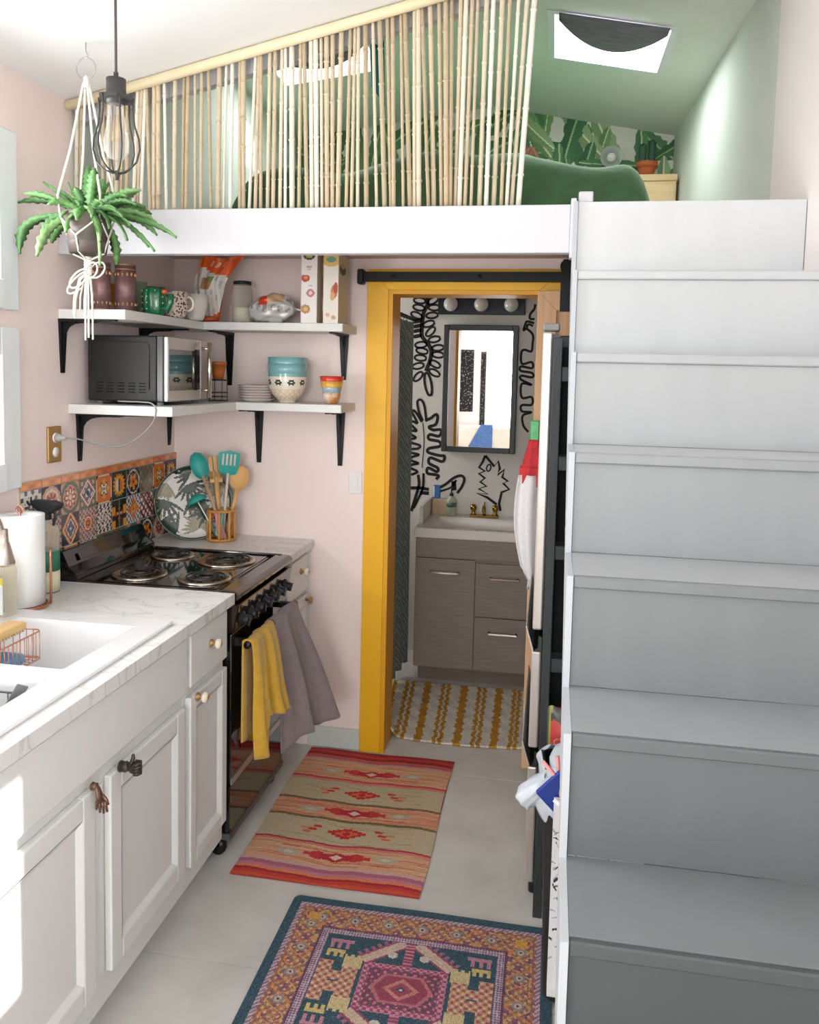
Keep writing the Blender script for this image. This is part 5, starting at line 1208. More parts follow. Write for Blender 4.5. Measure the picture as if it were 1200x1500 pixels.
RW, RL = .785, 1.45
def persian(U, V):
    x = (U - .5) * RW; y = (1 - V) * RL       # y: distance from the far edge
    ax = np.abs(x); e = np.minimum(RW / 2 - ax, np.minimum(y, RL - y))
    yy_ = np.where(y > RL / 2, RL - y, y)
    img = np.ones(U.shape + (3,)) * hexc('2c4a5a')
    H = hexc
    rnd = rng.uniform(0, 1, U.shape)
    img[rnd > .75] = H('3f6272')
    # borders
    m = (e > .028) & (e < .043); img[m] = H('c9b2bd'); img[m & (np.sin((x + y) * 420) > .3)] = H('8d5f80')
    m = (e > .043) & (e < .128); img[m] = H('b4685a')
    a = np.where(RW / 2 - ax < np.minimum(y, RL - y), y, x); c_ = e - .0855
    w1 = np.sin(a * 62) * .03
    fl_ = np.sin(a * 95) * np.sin(c_ * 120 + 1.3); img[m & (fl_ > .35)] = H('cf8f52'); img[m & (fl_ < -.45)] = H('8a4a66'); 
    fi_ = np.sin(a * 230 + 40 * c_) * np.sin(c_ * 260); img[m & (fi_ > .5)] = H('d9b48a'); img[m & (fi_ < -.6)] = H('6f6f78'); img[m & (np.abs(fi_) < .06) & (rnd > .4)] = H('5b4a62')
    img[m & (np.abs(c_ - w1) < .004)] = H('e08a4c'); img[m & (np.abs(c_ + w1) < .003)] = H('dba765')
    ro = np.hypot(((a + .03) % .101) - .05, c_); img[m & (ro < .016)] = H('8d8f92'); img[m & (ro < .010)] = H('d8b9a0'); img[m & (ro < .004)] = H('4a3a55')
    cq = np.maximum(np.abs(ax - (RW / 2 - .085)), np.abs(yy_ - .085)); img[m & (cq < .016)] = H('e3a548')
    m = (e > .128) & (e < .150); img[m] = H('cdb7c4'); img[m & (np.sin((x - y) * 380) * np.sin((x + y) * 380) > .1)] = H('7c5378'); m = (e > .124) & (e < .129); img[m] = H('6a3b5c')
    fld = e > .150
    # repeating medallions along the runner
    P_ = .40; yc = ((y - .33 + P_ / 2) % P_) - P_ / 2; ay = np.abs(yc)
    def put(mask, c): img[fld & mask] = H(c)
    put((ax < .118) & (ay < .088), 'a04a6a'); put((ax < .118) & (ay < .088) & ((ax > .100) | (ay > .072)) & (np.sin(x * 330) * np.sin(yc * 330) > 0), 'd993a6')
    put((ax < .096) & (ay < .068), '8a3a5c'); put((ax < .096) & (ay < .068) & (fi_ > .45), '4d5566'); put((ax < .096) & (ay < .068) & (fi_ < -.5), 'c98a8a')
    hx_ = np.maximum(ay / .052, (ax * .72 + ay * .45) / .062); put(hx_ < 1, 'c9717a'); put(hx_ < .86, '9c3f58'); put((ax / .05 + ay / .04) < 1, 'd48a78'); put((ax / .034 + ay / .026) < 1, 'a84462'); put((ax / .014 + ay / .011) < 1, '33505e'); put((ax / .005 + ay / .005) < 1, 'd9d0c4')
    # feathered diagonals between medallions
    dd = (ax - .018) * .62 + (ay - .178) * .78; tt = (ax - .018) * .78 - (ay - .178) * .62
    put((tt > 0) & (tt < .135) & (np.abs(dd) < .016 - .05 * np.abs(tt - .068) * .2), 'd9bda6'); put((tt > 0) & (tt < .135) & (dd > .012) & (dd < .034) & (np.sin(tt * 300) > 0), 'b06a86'); put((tt > -.006) & (tt < .14) & (np.abs(np.abs(dd) - .017) < .003), 'a8486a')
    put((np.hypot(ax - .045, (ay - .125) * 1.1) < .014), 'd8cfc0'); put((ax < .012) & (ay > .088) & (ay < .2), '9a4462'); put((ax < .012) & (ay > .088) & (np.sin(yc * 500) > .3), 'd992a4')
    # comb and block motifs at the sides
    put((np.abs(ax - .195) < .034) & (np.abs(ay - .155) < .006), 'c9849a')
    put((np.abs(ax - .195) < .034) & (ay > .125) & (ay < .16) & (np.sin((ax - .195) * 280) > .1), 'c9849a')
    put((np.abs(ax - .205) < .026) & (np.abs(ay - .112) < .007), 'ddc27a'); put((np.abs(ax - .205) < .026) & (ay > .09) & (ay < .118) & (np.sin((ax - .2) * 310) > 0), 'ddc27a')
    put((np.abs(ax - .150) < .026) & (np.abs(ay - .075) < .022), 'dcc490'); put((np.abs(ax - .150) < .026) & (ay > .08) & (ay < .105) & (np.sin((ax - .15) * 330) > 0), 'dcc490')
    blk = ((np.abs(ax - .150) < .022) & (ay < .055)) | ((np.abs(ax - .222) < .020) & (ay < .075)) | ((np.abs(ax - .186) < .018) & (np.abs(ay - .02) < .018))
    put(blk, 'cf9a74'); put(blk & (np.sin(x * 260) * np.sin(yc * 260) > .35), 'b0506a'); put(blk & (np.sin(x * 260) * np.sin(yc * 260) < -.5), 'e3cfa8')
    out = (img * .84 + .07) * (1 + (rng.uniform(-.13, .13, U.shape))[..., None]); return out
def rugpos(u, v):
    x = -.73 + RW * u; y = 2.368 - RL * (1 - v)
    rx = min(u, 1 - u) * RW; ry = min(v, 1 - v) * RL
    if rx < .022 and ry < .022:       # rounded corners
        d = math.hypot(.022 - rx, .022 - ry)
        if d > .022:
            k = .022 / d; nx_, ny_ = .022 - (.022 - rx) * k, .022 - (.022 - ry) * k
            x += (nx_ - rx) * (1 if u < .5 else -1); y += (ny_ - ry) * (1 if v < .5 else -1)
    return (x, y, .0075 + .0010 * math.sin(9 * u + 3 * v))
pr_ = painted('persian_rug', 300, 550, persian, rugpos, ATT('rug_pile', .97, bump=(420, .5)), under=((-.722, .047, .926, 2.36, .0005, .0062), '2c4a5a'))
tag(pr_, 'navy and rust oriental rug with medallions and a patterned border', 'rug')
def bathrug(U, V):
    img = np.ones(U.shape + (3,)) * hexc('ded9cf')
    x = U + .006 * np.sin(60 * V) + .004 * np.sin(131 * V + 8 * U)
    for c, w in ((.01, .018), (.105, .014), (.150, .014), (.26, .026), (.375, .013), (.415, .013), (.53, .027), (.64, .013), (.68, .013), (.785, .026), (.895, .013), (.93, .013)):
        img[np.abs(x - c) < w] = hexc('c0892a')
    img *= (1 + rng.uniform(-.09, .06, U.shape))[..., None]; return img
def bathpos(u, v):
    z = .012 + .003 * math.sin(40 * u) * math.sin(30 * v); y = 3.545 + .66 * v
    if v < .15: z += .045 * math.exp(-((u - .05) / .045) ** 2) * (1 - v / .15); y += -.03 * math.sin(PI * u) * (1 - v / .15)
    return (-.700 + .640 * u - .07 * v * (1 - u), y, z)
br_ = painted('bath_rug', 150, 110, bathrug, bathpos, ATT('tufted_cotton', .95, bump=(350, .7)))
br_.modifiers.new('s', 'SOLIDIFY').thickness = .009
tag(br_, 'white tufted bath rug with mustard yellow stripes', 'rug')

# ------------------------------------------------------------------ bathroom
VW = mat('taupe_wood', '8d8078', .5, noise=(3, .22), stretch=(2.5, 2.5, 60))
vn = thing('vanity', 'taupe wood-grain bathroom vanity with one door and two drawers', 'vanity', (-.36, 4.50, 0))
VX0, VX1, VF = -.318, .300, -.255
MB().box(VX0 + .004, VX1 - .004, VF + .018, .235, .075, .700).box(VX0 + .004, VX0 + .022, VF + .018, .235, .70, .775).box(VX1 - .022, VX1 - .004, VF + .018, .235, .70, .775).build('carcass', VW, vn, bevel=.001)
MB().box(VX0 + .02, VX1 - .02, VF + .045, .235, 0, .075).build('plinth', mat('plinth_wood', '75675c', .5, noise=(3, .2), stretch=(2, 2, 40)), vn)
MB().box(VX0, VX1, VF, VF + .018, .672, .774).build('apron', VW, vn, bevel=.0015)
VD = MB().box(VX0, -.002, VF, VF + .018, .085, .668).build('door', VW, vn, bevel=.0015)
V1 = MB().box(.001, VX1, VF, VF + .018, .372, .655).build('drawer', VW, vn, bevel=.0015)
V2 = MB().box(.001, VX1, VF, VF + .018, .085, .368).build('drawer', VW, vn, bevel=.0015)
def bar(parent, x0, x1, z):
    h_ = MB().box(x0, x1, VF - .030, VF - .022, z - .006, z + .006); h_.build('pull', CHROME, parent, bevel=.002)
    e_ = MB().box(x0, x0 + .010, VF - .022, VF, z - .005, z + .005); e_.box(x1 - .010, x1, VF - .022, VF, z - .005, z + .005); e_.build('pull_post', BLACKM, parent)
bar(VD, -.235, -.085, .598); bar(V1, .075, .225, .582); bar(V2, .075, .225, .292)
VT = thing('vanity_sink', 'off-white rectangular sink top resting on the taupe vanity', 'sink', (-.36, 4.50, .7755))
VTM = mat('cultured_marble', 'ded8d2', .25, coat=.3); tm = MB()
for a in cells(VX0 - .008, VX1 + .008, VF - .012, .236, [(-.235, .235, -.200, .095)]): tm.box(a[0], a[1], a[2], a[3], 0, .052)
tm.build('top', VTM, VT, bevel=.004, weld=True)
rows = [(1.01, 1.01, .05), (.97, .97, .03), (.9, .9, -.05), (.3, .3, -.06)]
bm_ = MB(); n = 32; vs = []
for sx, sy, z in rows:
    for k in range(n):
        q = 2 * PI * k / n; c_, s_ = math.cos(q), math.sin(q); vs.append((.236 * sx * math.copysign(abs(c_) ** (.05 if z > .04 else .2), c_), -.0525 + .148 * sy * math.copysign(abs(s_) ** (.05 if z > .04 else .2), s_), z))
bm_.add(vs, [(i * n + j, i * n + (j + 1) % n, (i + 1) * n + (j + 1) % n, (i + 1) * n + j) for i in range(3) for j in range(n)] + [tuple(range(3 * n, 4 * n))], True); bm_.build('basin', VTM, VT)
MB().box(VX0, VX0 + .018, -.15, .236, .053, .15).build('side_splash', VTM, VT, bevel=.003)
bf = thing('basin_faucet', 'brass two-handle basin faucet on the vanity sink', 'faucet', (-.355, 4.655, .828))
MB().box(-.082, .082, -.022, .022, 0, .014).build('base', BRASS, bf, bevel=.005, seg=2)
for sx in (-.062, .062):
    MB().lathe([(.018, .014), (.012, .022), (.011, .035), (.018, .042), (.019, .062), (.010, .070), (0, .072)], 18, (sx, 0, 0)).build('handle', BRASS, bf)
MB().tube(smooth([(0, 0, .014), (0, 0, .05), (0, -.02, .066), (0, -.055, .062), (0, -.078, .045)]), .009, 12).build('spout', BRASS, bf)
MB().cyl((0, .014, .014), (0, .014, .085), .003, n=8).build('lift_rod', BRASS, bf)
hs = thing('hand_soap', 'clear pump bottle of hand soap with a green label on the vanity', 'bottle', (-.545, 4.66, .828))
MB().lathe([(0, 0), (.026, 0), (.028, .004), (.028, .09), (.012, .105), (.010, .115), (0, .115)], 22).build('bottle', thin_glass('soap_clear', 'e9eee0', .06, .2), hs)
MB().lathe([(.0284, .05), (.0287, .05), (.0287, .075), (.0284, .075)], 22).build('label', mat('label_green', '4a6a55', .5), hs)
ph = MB().lathe([(.011, .112), (.011, .128), (.004, .13), (.004, .155), (.008, .157), (.008, .165), (0, .166)], 12); ph.tube([(0, 0, .16), (-.012, -.03, .158)], .004, 8); ph.build('pump', mat('pump_dark', '24262a', .4), hs)
o = MB().box(-.048, .048, -.03, .03, 0, .088).build('tissue_box', mat('kraft_card', 'b9a487', .8, noise=(50, .08)), loc=(-.606, 4.69, .828), bevel=.002); tag(o, 'square tan box on the back corner of the vanity', 'box')
tb = thing('blue_tube', 'small blue and white tube propped against bathroom wall', 'tube', (-.635, 4.70, .918))
MB().box(-.020, .020, -.008, .008, 0, .075).build('tube', mat('tube_blue', '2f69a6', .35), tb, bevel=.004); MB().box(-.0202, -.012, -.0085, .0085, .008, .068).build('tube_band', mat('tube_white', 'dfe5ea', .4), tb)
mc = thing('mirror_cabinet', 'black framed mirror cabinet hanging above the vanity', 'mirror', (-.405, BATHY - .001, 1.55))
MW, MHh = .208, .358
fr_ = MB(); t_ = .030
fr_.box(-MW, -MW + t_, -.075, -.055, -MHh, MHh); fr_.box(MW - t_, MW, -.075, -.055, -MHh, MHh); fr_.box(-MW + t_, MW - t_, -.075, -.055, MHh - t_, MHh); fr_.box(-MW + t_, MW - t_, -.075, -.055, -MHh, -MHh + t_)
MB().box(-MW, MW, -.055, 0, -MHh, MHh).build('cabinet', BLACKM, mc); fr_.build('frame', mat('black_frame', '1a1b1d', .4), mc, bevel=.003)
MB().box(-MW + t_, MW - t_, -.062, -.0585, -MHh + t_, MHh - t_).build('mirror_glass', mat('mirror', 'eeeeee', .01, metal=1), mc)
vl = thing('vanity_light', 'black bar light with three round bulbs above the mirror', 'lamp', (-.41, BATHY - .001, 2.02))
MB().box(-.245, .245, -.045, 0, -.052, .052).build('backplate', mat('blue_black', '20262e', .25, metal=.3), vl, bevel=.003)
for x_ in (-.165, .005, .170):
    MB().lathe([(.028, -.045), (.030, -.052), (.018, -.058), (.015, -.070), (0, -.07)], 20, (x_, 0, 0), 'y').build('socket', CHROME, vl)
    MB().ball((x_, -.105, 0), .040, n=22, m=14).build('bulb', mat('frosted_bulb', 'd4cfc7', .15, coat=.5), vl)
# shower curtain
def ccol(U, V):
    c = (U * 26) % 1; k = np.floor(U * 13); s_ = (V * 60 + np.where((np.floor(U * 9) % 2) == 0, U * 55, -U * 55)) % 1
    img = np.ones(U.shape + (3,)) * hexc('8f9a94'); img[s_ < .34] = hexc('5f6b68'); return img
def cpos(u, v):
    y = 3.66 + .70 * u; x = -.800 + .030 * math.sin(u * 2 * PI * 5.5) * (1 - .25 * v) + .05 * u
    return (x, y, .07 + 1.83 * v)
sc_ = thing('shower_curtain', 'grey-green herringbone shower curtain hanging beside the vanity', 'curtain', (-.78, 4.0, 0))
co = painted('cloth', 150, 160, ccol, cpos, ATT('curtain_cloth', .9), sc_); co.location = (.78, -4.0, 0); co.modifiers.new('s', 'SOLIDIFY').thickness = .002
rd = thing('curtain_rod', 'dark shower curtain rod across the bathroom', 'rod', (-.79, 4.14, 1.935)); MB().cyl((0, -.60, 0), (0, .60, 0), .011, n=12).build('rod', BLACKM, rd)
for k in range(9):
    MB().torus((0, -.46 + k * .083, -.012), .021, .002, 16, 5, 'y').build('ring', BLACKM, rd)
# leaf drawings painted on the bathroom wall
INK = mat('black_ink_paint', '17161a', .7)
def stroke(mb, pts, w=.011, closed=False, sm=True):
    P3 = [at(u, v, Y=BATHY - .002) for u, v in pts]
    if closed: P3.append(P3[0].copy())
    if sm: P3 = smooth(P3, 5)
    P3 = [Vector((p.x, BATHY - .0015, p.z)) for p in P3]
    n = len(P3); vs = []
    for i, p in enumerate(P3):
        t = (P3[min(i + 1, n - 1)] - P3[max(i - 1, 0)]); t.y = 0
        if t.length < 1e-6: t = Vector((1, 0, 0))
        t.normalize(); s_ = Vector((-t.z, 0, t.x)) * w * .68
        vs += [p + s_, p - s_]
    mb.add(vs, [(2 * i, 2 * i + 1, 2 * i + 3, 2 * i + 2) for i in range(n - 1)])
def oval(mb, x, y, l, w, ang, th=.009):
    stroke(mb, [(x + l * math.cos(q) * math.cos(ang) - w * math.sin(q) * math.sin(ang), y + l * math.cos(q) * math.sin(ang) + w * math.sin(q) * math.cos(ang)) for q in np.linspace(0, 2 * PI, 13)[:-1]], th, True)
z8 = lambda p: (590 + p[0] / 4.41, 420 + p[1] / 4.41)
mb = MB(); stroke(mb, [z8(p) for p in ((150, 20), (160, 110), (135, 170), (125, 250), (125, 320), (165, 370), (185, 420), (175, 480), (150, 545))], .017)
for x_, y_, a in ((85, 45, -.2), (110, 90, .1), (105, 135, .2), (90, 185, .4), (118, 375, -.1), (125, 415, .2), (115, 460, .1), (100, 512, -.2), (100, 580, -.8), (195, 90, -.5), (205, 135, .0), (190, 185, -.1), (168, 240, -.3), (180, 290, -.8), (205, 340, -.2), (228, 395, -.1), (228, 440, .1), (208, 500, .5), (205, 556, .5)):
    oval(mb, *z8((x_, y_)), 8.6, 4.2, a)
for y_ in (225, 255, 285, 320): stroke(mb, [z8((125, y_ - 12)), z8((80, y_ - 4)), z8((75, y_ + 8)), z8((122, y_))], .008)
oval(mb, *z8((165, 630)), 17, 4.8, 1.4, .011)
mb.build('painted_fern', INK, bathwall)
mb = MB(); pr1 = [(145, 865), (180, 850), (215, 825), (226, 845), (212, 890), (170, 905), (195, 925), (248, 925), (235, 965), (175, 955), (170, 985), (235, 1000), (240, 1030), (170, 1045), (165, 1070), (235, 1090), (270, 1095), (255, 1130), (180, 1105), (170, 1140), (225, 1170), (220, 1195), (165, 1170), (160, 1205), (215, 1215), (232, 1225), (215, 1245)]
stroke(mb, [z8(p) for p in pr1], .013)
pl1 = [(130, 865), (105, 810), (95, 745), (118, 730), (140, 770), (152, 860)]; stroke(mb, [z8(p) for p in pl1], .011)
pl2 = [(125, 875), (80, 805), (60, 810), (95, 880), (65, 870), (50, 885), (90, 930), (60, 930), (50, 950), (85, 975), (55, 985), (50, 1005), (110, 1025), (100, 1045), (55, 1050), (50, 1070), (105, 1085), (60, 1100), (50, 1120), (100, 1140), (58, 1150), (50, 1170), (95, 1195), (55, 1215)]
stroke(mb, [z8(p) for p in pl2], .011); stroke(mb, [z8(p) for p in ((100, 1215), (105, 1280), (80, 1370), (55, 1450))], .013); stroke(mb, [z8(p) for p in ((135, 1205), (130, 1300), (95, 1380), (70, 1430))], .011); stroke(mb, [z8(p) for p in ((130, 880), (138, 1000), (125, 1170))], .004)
stroke(mb, [z8(p) for p in ((50, 1300), (110, 1300), (170, 1310))], .014); stroke(mb, [z8(p) for p in ((110, 1330), (170, 1335))], .016)
zb_ = lambda p: (520 + p[0] / 3.636, 380 + p[1] / 3.636)
stroke(mb, [zb_(p) for p in ((430, 1225), (480, 1200), (525, 1165), (565, 1152), (583, 1170), (570, 1210), (545, 1245))], .012); stroke(mb, [zb_(p) for p in ((440, 1240), (510, 1215), (540, 1175))], .009); stroke(mb, [zb_(p) for p in ((525, 1180), (530, 1230))], .02)
mb.build('painted_palm', INK, bathwall)
mb = MB(); stroke(mb, [zb_(p) for p in ((695, 1045), (680, 1080), (662, 1108), (692, 1128), (660, 1140), (692, 1165), (668, 1185), (700, 1208), (660, 1222), (708, 1250), (650, 1245), (705, 1268), (755, 1305))], .011, sm=False)
stroke(mb, [zb_(p) for p in ((695, 1045), (742, 1102), (764, 1075), (772, 1115), (760, 1148), (796, 1120), (785, 1160), (815, 1182), (790, 1192), (822, 1225), (782, 1240), (768, 1300), (775, 1340))], .011, sm=False); oval(mb, *zb_((713, 1110)), 3, 5, .3, .006)
mb.build('painted_flame_leaf', INK, bathwall)
zc_ = lambda p: (750 + p[0] / 6.25, 420 + p[1] / 6.25)
mb = MB(); pr3 = [(215, 160), (205, 205), (172, 245), (165, 290), (208, 297)]; stroke(mb, [zc_(p) for p in pr3], .010)
pr3 = [(205, 335), (140, 318), (122, 350), (108, 400), (135, 385), (192, 440), (190, 520), (178, 592), (120, 578), (88, 600), (92, 705), (180, 690), (186, 745), (85, 730), (82, 770), (185, 790), (186, 830), (88, 815), (84, 850), (182, 900), (90, 890), (92, 1015), (180, 1010), (182, 1080), (90, 1085), (92, 1140), (180, 1150), (100, 1180), (105, 1270), (150, 1330)]
stroke(mb, [zc_(p) for p in pr3], .010); stroke(mb, [zc_(p) for p in ((195, 360), (150, 345), (135, 385))], .009)
mb.build('painted_banana_leaf', INK, bathwall)

# ------------------------------------------------------------------ barn door, track and the towel hanging there
tk = thing('barn_door_track', 'black steel sliding door track over the yellow frame', 'track', (-.79, 3.335, 2.02))
MB().box(.0, 1.42, -.004, .004, -.020, .020).build('rail', BLACKM, tk, bevel=.001)
MB().box(-.008, .018, -.016, .030, -.030, .030).build('end_stop', BLACKM, tk, bevel=.004)
for x_ in (.14, .49, .84, 1.2):
    MB().lathe([(.008, -.005), (.008, -.009), (0, -.009)], 12, (x_, 0, 0), 'y').build('bolt', BLACKM, tk); MB().cyl((x_, .004, 0), (x_, .058, 0), .008, n=10).build('spacer', BLACKM, tk)
bd = thing('barn_door', 'raw pine sliding barn door parked beside the fridge', 'door', (.26, 3.335, 0))
X0, X1 = -.330, .36; ZT = 1.965
mb = MB().prism([(X0, .03), (X0 + .075, .03), (X0 + .075, ZT - .075), (X0, ZT)], 'y', -.020, .020); mb.build('stile', PINE, bd, bevel=.0015)
mb = MB().prism([(X1 - .075, .03), (X1, .03), (X1, ZT), (X1 - .075, ZT - .075)], 'y', -.020, .020); mb.build('stile', PINE, bd, bevel=.0015)
mb = MB().prism([(X0, ZT), (X0 + .075, ZT - .075), (X1 - .075, ZT - .075), (X1, ZT)], 'y', -.020, .020); mb.build('rail', PINE, bd, bevel=.0015)
MB().box(X0 + .075, X1 - .075, -.020, .020, .03, .14).build('rail', PINE, bd, bevel=.0015); MB().box(X0 + .07, X1 - .07, -.006, .006, .10, ZT - .05).build('panel', PINE, bd)
for x_ in (-.222, .30):
    hg = MB().prism([(x_ - .022, 1.885), (x_ + .022, 1.885), (x_ + .022, 2.068), (x_ + .014, 2.085), (x_ - .014, 2.085), (x_ - .022, 2.068)], 'y', -.030, -.0205); hg.build('hanger_strap', BLACKM, bd, bevel=.001)
    wh = MB().lathe([(.026, -.012), (.026, -.007), (.021, -.0055), (.021, .0055), (.026, .007), (.026, .012)], 20, (x_, 0, 2.062), 'y'); wh.build('wheel', BLACKM, bd)
ht = thing('dish_towel', 'white printed dish towel gathered under a red top hanging on the barn door', 'towel', (-.062, 3.275, 1.375))
REDC = mat('red_cotton', 'c8353c', .85, noise=(30, .2), bump=(90, .4)); WHC = mat('white_cotton', 'e3e1e4', .9, noise=(60, .05), bump=(90, .4))
MB().box(-.018, .018, -.010, .010, 0, .085).build('green_clip', mat('green_plastic', '58b877', .35, noise=(40, .25)), ht, bevel=.004)
def gath(w0, w1, z0, z1, d0, d1, sx=0, ph=0, wav=.12):
    def f(u, v):
        q = 2 * PI * u; w = w0 + (w1 - w0) * v; d = d0 + (d1 - d0) * v
        return (sx * v + w * math.cos(q) * (1 + wav * math.sin(4 * q + ph)), d * math.sin(q) * (1 + wav * math.sin(5 * q)), z0 + (z1 - z0) * v)
    return f
MB().grid(gath(.020, .045, .01, -.10, .014, .026), 30, 8).build('red_top', REDC, ht)
MB().grid(gath(.046, .050, -.095, -.175, .026, .02, .0, 1, .2), 30, 6).build('red_band', REDC, ht)
MB().grid(lambda u, v: (-.058 + .098 * u - .022 * math.sin(PI * v) * (1 - u) + .02 * v * (1 - u), -.018 + .012 * math.sin(9 * u) - .006 * v, -.13 - (.36 + .06 * math.sin(2.5 * u)) * v), 16, 20).build('cloth', WHC, ht)
MB().grid(lambda u, v: (.022 - .03 * v + .03 * u * (1 - v * .3), .004 + .01 * math.sin(7 * u), -.17 - .42 * v), 8, 20).build('cloth_tail', WHC, ht)
MB().box(.012, .034, -.002, .010, -.47, -.42).build('green_print', mat('print_green', '3f8a63', .9), ht)
for o in ht.children:
    if o.name.startswith('cloth') or o.name.startswith('red'): o.modifiers.new('s', 'SOLIDIFY').thickness = .003

# ------------------------------------------------------------------ fridge
fg = thing('refrigerator', 'stainless steel refrigerator with pocket handles under the loft beside stairs', 'refrigerator', (.30, 2.84, 0))
fy0, fy1 = 2.505 - 2.84, 3.20 - 2.84; fx0 = -.334
FD = mat('fridge_cabinet', '2a2d30', .5)
MB().box(fx0 + .050, .30, fy0 + .012, fy1 - .005, .03, 1.755).build('cabinet', FD, fg, bevel=.004)
FST = mat('fridge_steel', 'c6bfba', .34, metal=.55, noise=(70, .05), stretch=(1, 1, .02))
for nm, z0, z1 in (('upper_door', .862, 1.765), ('middle_drawer', .490, .795), ('lower_drawer', .055, .430)):
    d_ = MB().box(fx0, fx0 + .030, fy0, fy1, z0, z1).build(nm, FST, fg, bevel=.006, seg=2)
    MB().box(fx0 + .030, fx0 + .050, fy0 + .010, fy1 - .01, z0 + .006, z1 - .006).build('gasket', SVB, d_)
    if nm != 'upper_door':
        sc2 = MB().prism([(fx0 + .004, z1), (fx0 + .030, z1), (fx0 + .030, z1 + .045), (fx0 + .020, z1 + .050), (fx0 + .019, z1 + .012)], 'y', fy0 + .002, fy1 - .002); sc2.build('handle_recess', mat('recess_dark', '3c3f3f', .3, metal=.5), d_)
        lip = MB().prism([(fx0 + .002, z1 - .004), (fx0 - .020, z1 + .075), (fx0 - .017, z1 + .078), (fx0 + .006, z1)], 'y', fy0 + .004, fy1 - .004); lip.build('handle_lip', mat('lip_steel', 'b9b6b2', .4, metal=.4), d_)
MB().box(fx0 + .0, fx0 + .05, fy0 + .0, fy0 + .05, 1.768, 1.79).build('hinge_cover', mat('hinge_grey', '7d7f7c', .5), fg, bevel=.004)
for x_ in (fx0 + .03, .25): MB().lathe([(.015, 0), (.015, .055)], 12, (x_, fy0 + .05, 0)).build('foot', SVB, fg)

# ------------------------------------------------------------------ black shelving rack between fridge and stairs
rk = thing('storage_rack', 'tall black wooden storage rack standing against the fridge', 'rack', (.27, 2.46, 0))
RKM = mat('rack_black', '2f3336', .55, noise=(30, .25), stretch=(4, 4, .6)); RKB = mat('rack_back', '0b0c0e', .8)
for x_ in (-.272, .245):
    for y_ in (-.042, .012): MB().box(x_, x_ + .026, y_, y_ + .024, 0, 1.745).build('post', RKM, rk, bevel=.002)
for z in (.10, .43, .764, 1.101, 1.363, 1.62): MB().box(-.246, .245, -.038, .034, z, z + .042).build('shelf', RKM, rk, bevel=.002)
MB().box(-.268, .268, .0365, .0395, .05, 1.72).build('back_panel', RKB, rk)
jx = thing('knit_ball', 'small grey woven jar on a shelf of the black rack', 'jar', (.085, 2.455, 1.1435))
MB().lathe([(0, 0), (.026, 0), (.034, .02), (.035, .05), (.026, .068), (.024, .07), (.022, .068), (.03, .05), (0, .01)], 22).build('body', mat('woven_grey', '8f8a84', .9, noise=(70, .4), bump=(120, .6)), jx)
# snack bag with red print
ch = thing('crisp_packet', 'red and black crisp packet leaning on the rubbish bin', 'packet', (.095, 2.33, .50))
def chipcol(U, V):
    img = np.ones(U.shape + (3,)) * hexc('b02a28'); img[V > .74 + .06 * np.sin(9 * U)] = hexc('221d1a'); img[(V > .9)] = hexc('3c372e')
    img[(U < .07 + .02 * np.sin(8 * V))] = hexc('8f8a35'); img[(U < .03)] = hexc('3a4a2c'); return img
painted('film', 30, 36, chipcol, lambda u, v: (-.075 + .15 * u, -.022 * math.sin(PI * u) * math.sin(PI * v), .19 * v + .004 * math.sin(20 * u)), ATT('crisp_film', .3), ch)
MB().grid(lambda u, v: (-.075 + .15 * u, .022 * math.sin(PI * u) * math.sin(PI * v), .19 * v), 10, 12).build('back_film', mat('crisp_back', '8c2522', .35), ch)
def text(body, size, parent, loc, m, rot=(PI / 2, 0, 0), name='lettering'):
    cu = bpy.data.curves.new(name, 'FONT'); cu.body = body; cu.size = size; cu.extrude = .0004
    o = bpy.data.objects.new(name, cu); C.objects.link(o); o.parent = parent; o.location = loc; o.rotation_euler = rot
    dg = bpy.context.evaluated_depsgraph_get(); me = bpy.data.meshes.new_from_object(o.evaluated_get(dg)); bpy.data.objects.remove(o)
    o2 = bpy.data.objects.new(name, me); C.objects.link(o2); o2.parent = parent; o2.location = loc; o2.rotation_euler = rot; me.materials.clear(); me.materials.append(m); return o2
PRT = mat('pale_print', 'dd9a80', .5)
text('COLO', .026, ch, (-.052, -.024, .085), PRT, (PI / 2 - .05, -.45, 0)); text('OUI', .046, ch, (-.064, -.025, .035), PRT, (PI / 2 - .05, -.35, 0))
ch.rotation_euler = (-.12, 0, 0)
# rubbish bin with liner
bn = thing('rubbish_bin', 'tall black rubbish bin with white liner standing at the stairs', 'bin', (.135, 2.145, .0095))
BNM = mat('bin_black', '232527', .45)
def rr_(w, d, r_, n=8):
    pts = []
    for cx_, cy_, a0 in ((w - r_, d - r_, 0), (-w + r_, d - r_, PI / 2), (-w + r_, -d + r_, PI), (w - r_, -d + r_, 1.5 * PI)):
        for q in np.linspace(0, PI / 2, n): pts.append((cx_ + r_ * math.cos(a0 + q), cy_ + r_ * math.sin(a0 + q)))
    return pts
def loft_(rows, cap=True):
    mb = MB(); n = len(rows[0][0]); vs = [(p[0], p[1], z) for pts, z in rows for p in pts]
    fs = [(i * n + j, i * n + (j + 1) % n, (i + 1) * n + (j + 1) % n, (i + 1) * n + j) for i in range(len(rows) - 1) for j in range(n)]
    if cap: fs.append(tuple(range(n - 1, -1, -1)))
    mb.add(vs, fs, True); return mb
o = loft_([(rr_(.085, .075, .03), 0), (rr_(.105, .095, .035), .02), (rr_(.122, .112, .035), .60), (rr_(.118, .108, .035), .60), (rr_(.102, .092, .035), .03)]).build('body', BNM, bn); o.modifiers.new('e', 'EDGE_SPLIT')
